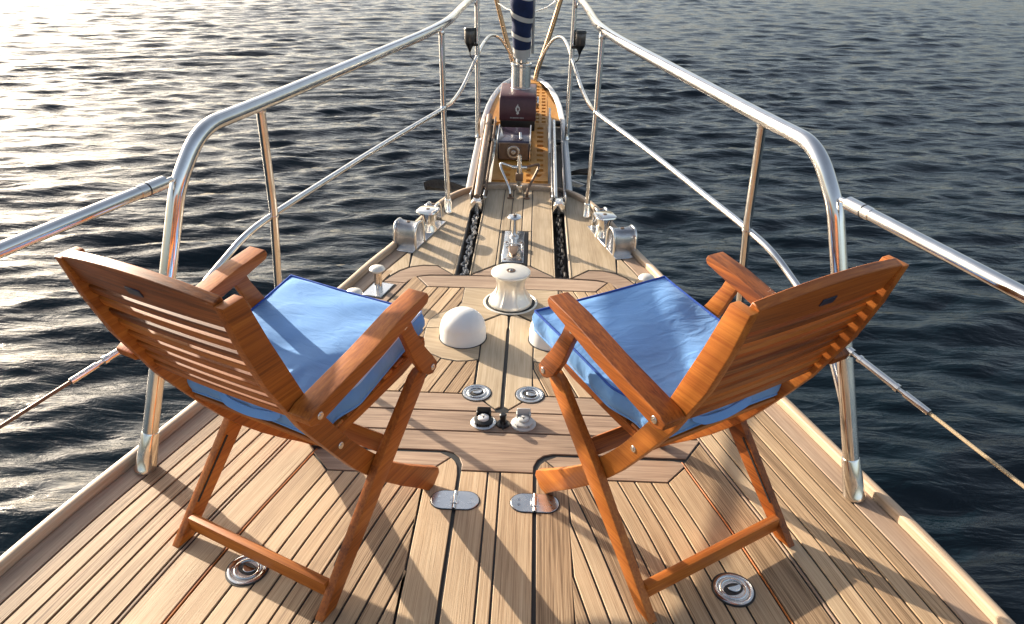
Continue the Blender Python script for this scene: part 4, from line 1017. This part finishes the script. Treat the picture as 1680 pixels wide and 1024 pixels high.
# ------------------------------------------------------------------ cushions
def cushion(loc, rz, label, seed, skew, y1):
    c = thing('seat_cushion', (loc[0], loc[1], 0.0), label, 'cushion', rz)
    nr = np.random.RandomState(seed)
    X0, Y0, Y1, TH = 0.248, -0.150, y1, 0.060
    def zb(y): return 0.481 + 0.125 * (y + 0.15)
    waves = [(nr.uniform(10, 34), nr.uniform(0, 6.28), nr.uniform(0, 6.28), nr.uniform(0.0006, 0.0014)) for _ in range(16)]
    def wr(x, y):
        return sum(a * math.sin(k * (x * math.cos(t) + y * math.sin(t)) + p + 1.6 * math.sin(9 * x - 7 * y + p)) for k, t, p, a in waves)
    n = 44
    def edge(u, v):   # slight scallop of the outline
        return 0.004 * math.sin(9 * u + seed) * (1 - abs(v)) + 0.003 * math.sin(23 * v + seed)
    def P(u, v, w):    # u,v in -1..1, w 0 bottom 1 top
        pin = 1 - 0.014 * (1 - (abs(u) * abs(v)) ** 3)
        tp = min(1, max(0, (-v - 0.35) / 0.4)); tp = tp * tp * (3 - 2 * tp)
        x = X0 * u * (1 - 0.125 * tp) * (1 - 0.018 * (1 - v * v) * abs(u) ** 6) + skew * (v + 1) * 0.9
        y = (Y0 + Y1) / 2 + (Y1 - Y0) / 2 * v * (1 - 0.016 * (1 - u * u) * abs(v) ** 6)
        e = (1 - abs(u) ** 7) * (1 - abs(v) ** 7)
        if w > 0.5: z = zb(y) + TH + 0.009 * e ** 0.8 + wr(x, y) * min(1, 3 * e)
        else: z = zb(y) - 0.002 * e
        # gathers along the edges
        if w > 0.5:
            g_ = max(0, -v - 0.45) / 0.55
            z += (0.0042 * math.sin(105 * x + 2.2 * math.sin(17 * x)) * g_ * (1 - g_) * 4 * (0.6 + 0.4 * math.sin(31 * x))) * (1 - abs(u) ** 8) + 0.0012 * math.sin(80 * y) * max(0, abs(u) - 0.85) * (1 - abs(u)) * 40
        return x, y, z
    bm = bmesh.new()
    top = [[bm.verts.new(P(-1 + 2 * i / n, -1 + 2 * j / n, 1)) for i in range(n + 1)] for j in range(n + 1)]
    bot = [[bm.verts.new(P(-1 + 2 * i / n, -1 + 2 * j / n, 0)) for i in range(n + 1)] for j in range(n + 1)]
    for j in range(n):
        for i in range(n):
            bm.faces.new((top[j][i], top[j][i + 1], top[j + 1][i + 1], top[j + 1][i])); bm.faces.new((bot[j][i], bot[j + 1][i], bot[j + 1][i + 1], bot[j][i + 1]))
    ring = [(0, i) for i in range(n)] + [(j, n) for j in range(n)] + [(n, i) for i in range(n, 0, -1)] + [(j, 0) for j in range(n, 0, -1)]
    mids = []
    for k, (j, i) in enumerate(ring):
        a, b = top[j][i].co, bot[j][i].co; row = []
        ctr = Vector((0, 0.1, 0)); 
        for f in (0.75, 0.5, 0.25):
            p = b.lerp(a, f); d = Vector((p.x, p.y - 0.1, 0))
            un, vn = abs(-1 + 2 * i / n), abs(-1 + 2 * j / n)
            nx = Vector((math.copysign(1, p.x), 0, 0)) if un > vn else Vector((0, math.copysign(1, p.y - 0.1), 0))
            bl = 0.007 * (1 - (2 * f - 1) ** 2) + 0.0025 * math.sin(k * 0.8 + f * 3) + 0.002 * math.sin(k * 0.31)
            if un > 0.99 and vn > 0.99: nx = Vector((math.copysign(.7, p.x), math.copysign(.7, p.y - 0.1), 0))
            row.append(bm.verts.new(p + nx * bl))
        mids.append([top[j][i]] + row + [bot[j][i]])
    for k in range(len(ring)):
        a, b = mids[k], mids[(k + 1) % len(ring)]
        for q in range(4): bm.faces.new((a[q], a[q + 1], b[q + 1], b[q]))
    tr = [mids[k][0].co.copy() for k in range(len(ring))]; br = [mids[k][4].co.copy() for k in range(len(ring))]
    link('cushion_body', mesh_of(bm), 'blue', c, 70)
    m4 = len(ring) // 4
    def piece(nm, pts, r_, mat): link(nm, tubem(pts, r_, 7), mat, c, 70)
    # piping: deep blue along front, paler on the right side of one cushion
    piece('piping', [p + Vector((0, 0, .001)) for p in tr[2 * m4:3 * m4 + 1]], 0.0042, 'bluedark')
    piece('piping', [p + Vector((0, 0, .001)) for p in tr[m4:2 * m4 + 1]], 0.0036, 'bluedark' if skew > 0 else 'bluepale')
    piece('piping', [p + Vector((0, 0, .001)) for p in tr[3 * m4:] + tr[:1]], 0.0036, 'bluedark')
    piece('piping', [p + Vector((0, 0, .001)) for p in tr[:m4 + 1]], 0.0034, 'blue')
    piece('piping', [p for p in br + br[:1]], 0.0036, 'blue')
    # carrying strap on the rear border
    pts = smoothpath([(-.105, Y0 - .004, zb(Y0) + .040), (-.085, Y0 - .012, zb(Y0) + .030), (-.062, Y0 - .017, zb(Y0) + .024), (0.0, Y0 - .018, zb(Y0) + .020), (.062, Y0 - .016, zb(Y0) + .026), (.09, Y0 - .012, zb(Y0) + .030), (.105, Y0 - .004, zb(Y0) + .040)], 6)
    bm = bmesh.new(); rg = []
    for i, p in enumerate(pts):
        up_ = Vector((0, 0.5, 0.86)); rg.append([bm.verts.new(p + up_ * h + Vector((0, t_, 0))) for h, t_ in ((0.0105, 0), (-0.0105, 0), (-0.0105, 0.003), (0.0105, 0.003))])
    for a, b in zip(rg, rg[1:]):
        for q in range(4): bm.faces.new((a[q], a[(q + 1) % 4], b[(q + 1) % 4], b[q]))
    bm.faces.new(rg[0]); bm.faces.new(rg[-1]); link('carry_strap', mesh_of(bm), 'blue', c, 50)
cushion(LC, LR, 'blue canvas seat cushion on the left chair, crossed by a shadow', 3, -0.028, 0.338)
cushion(RC, RR, 'blue canvas seat cushion on the right chair, lit across its pale side', 8, 0.004, 0.378)
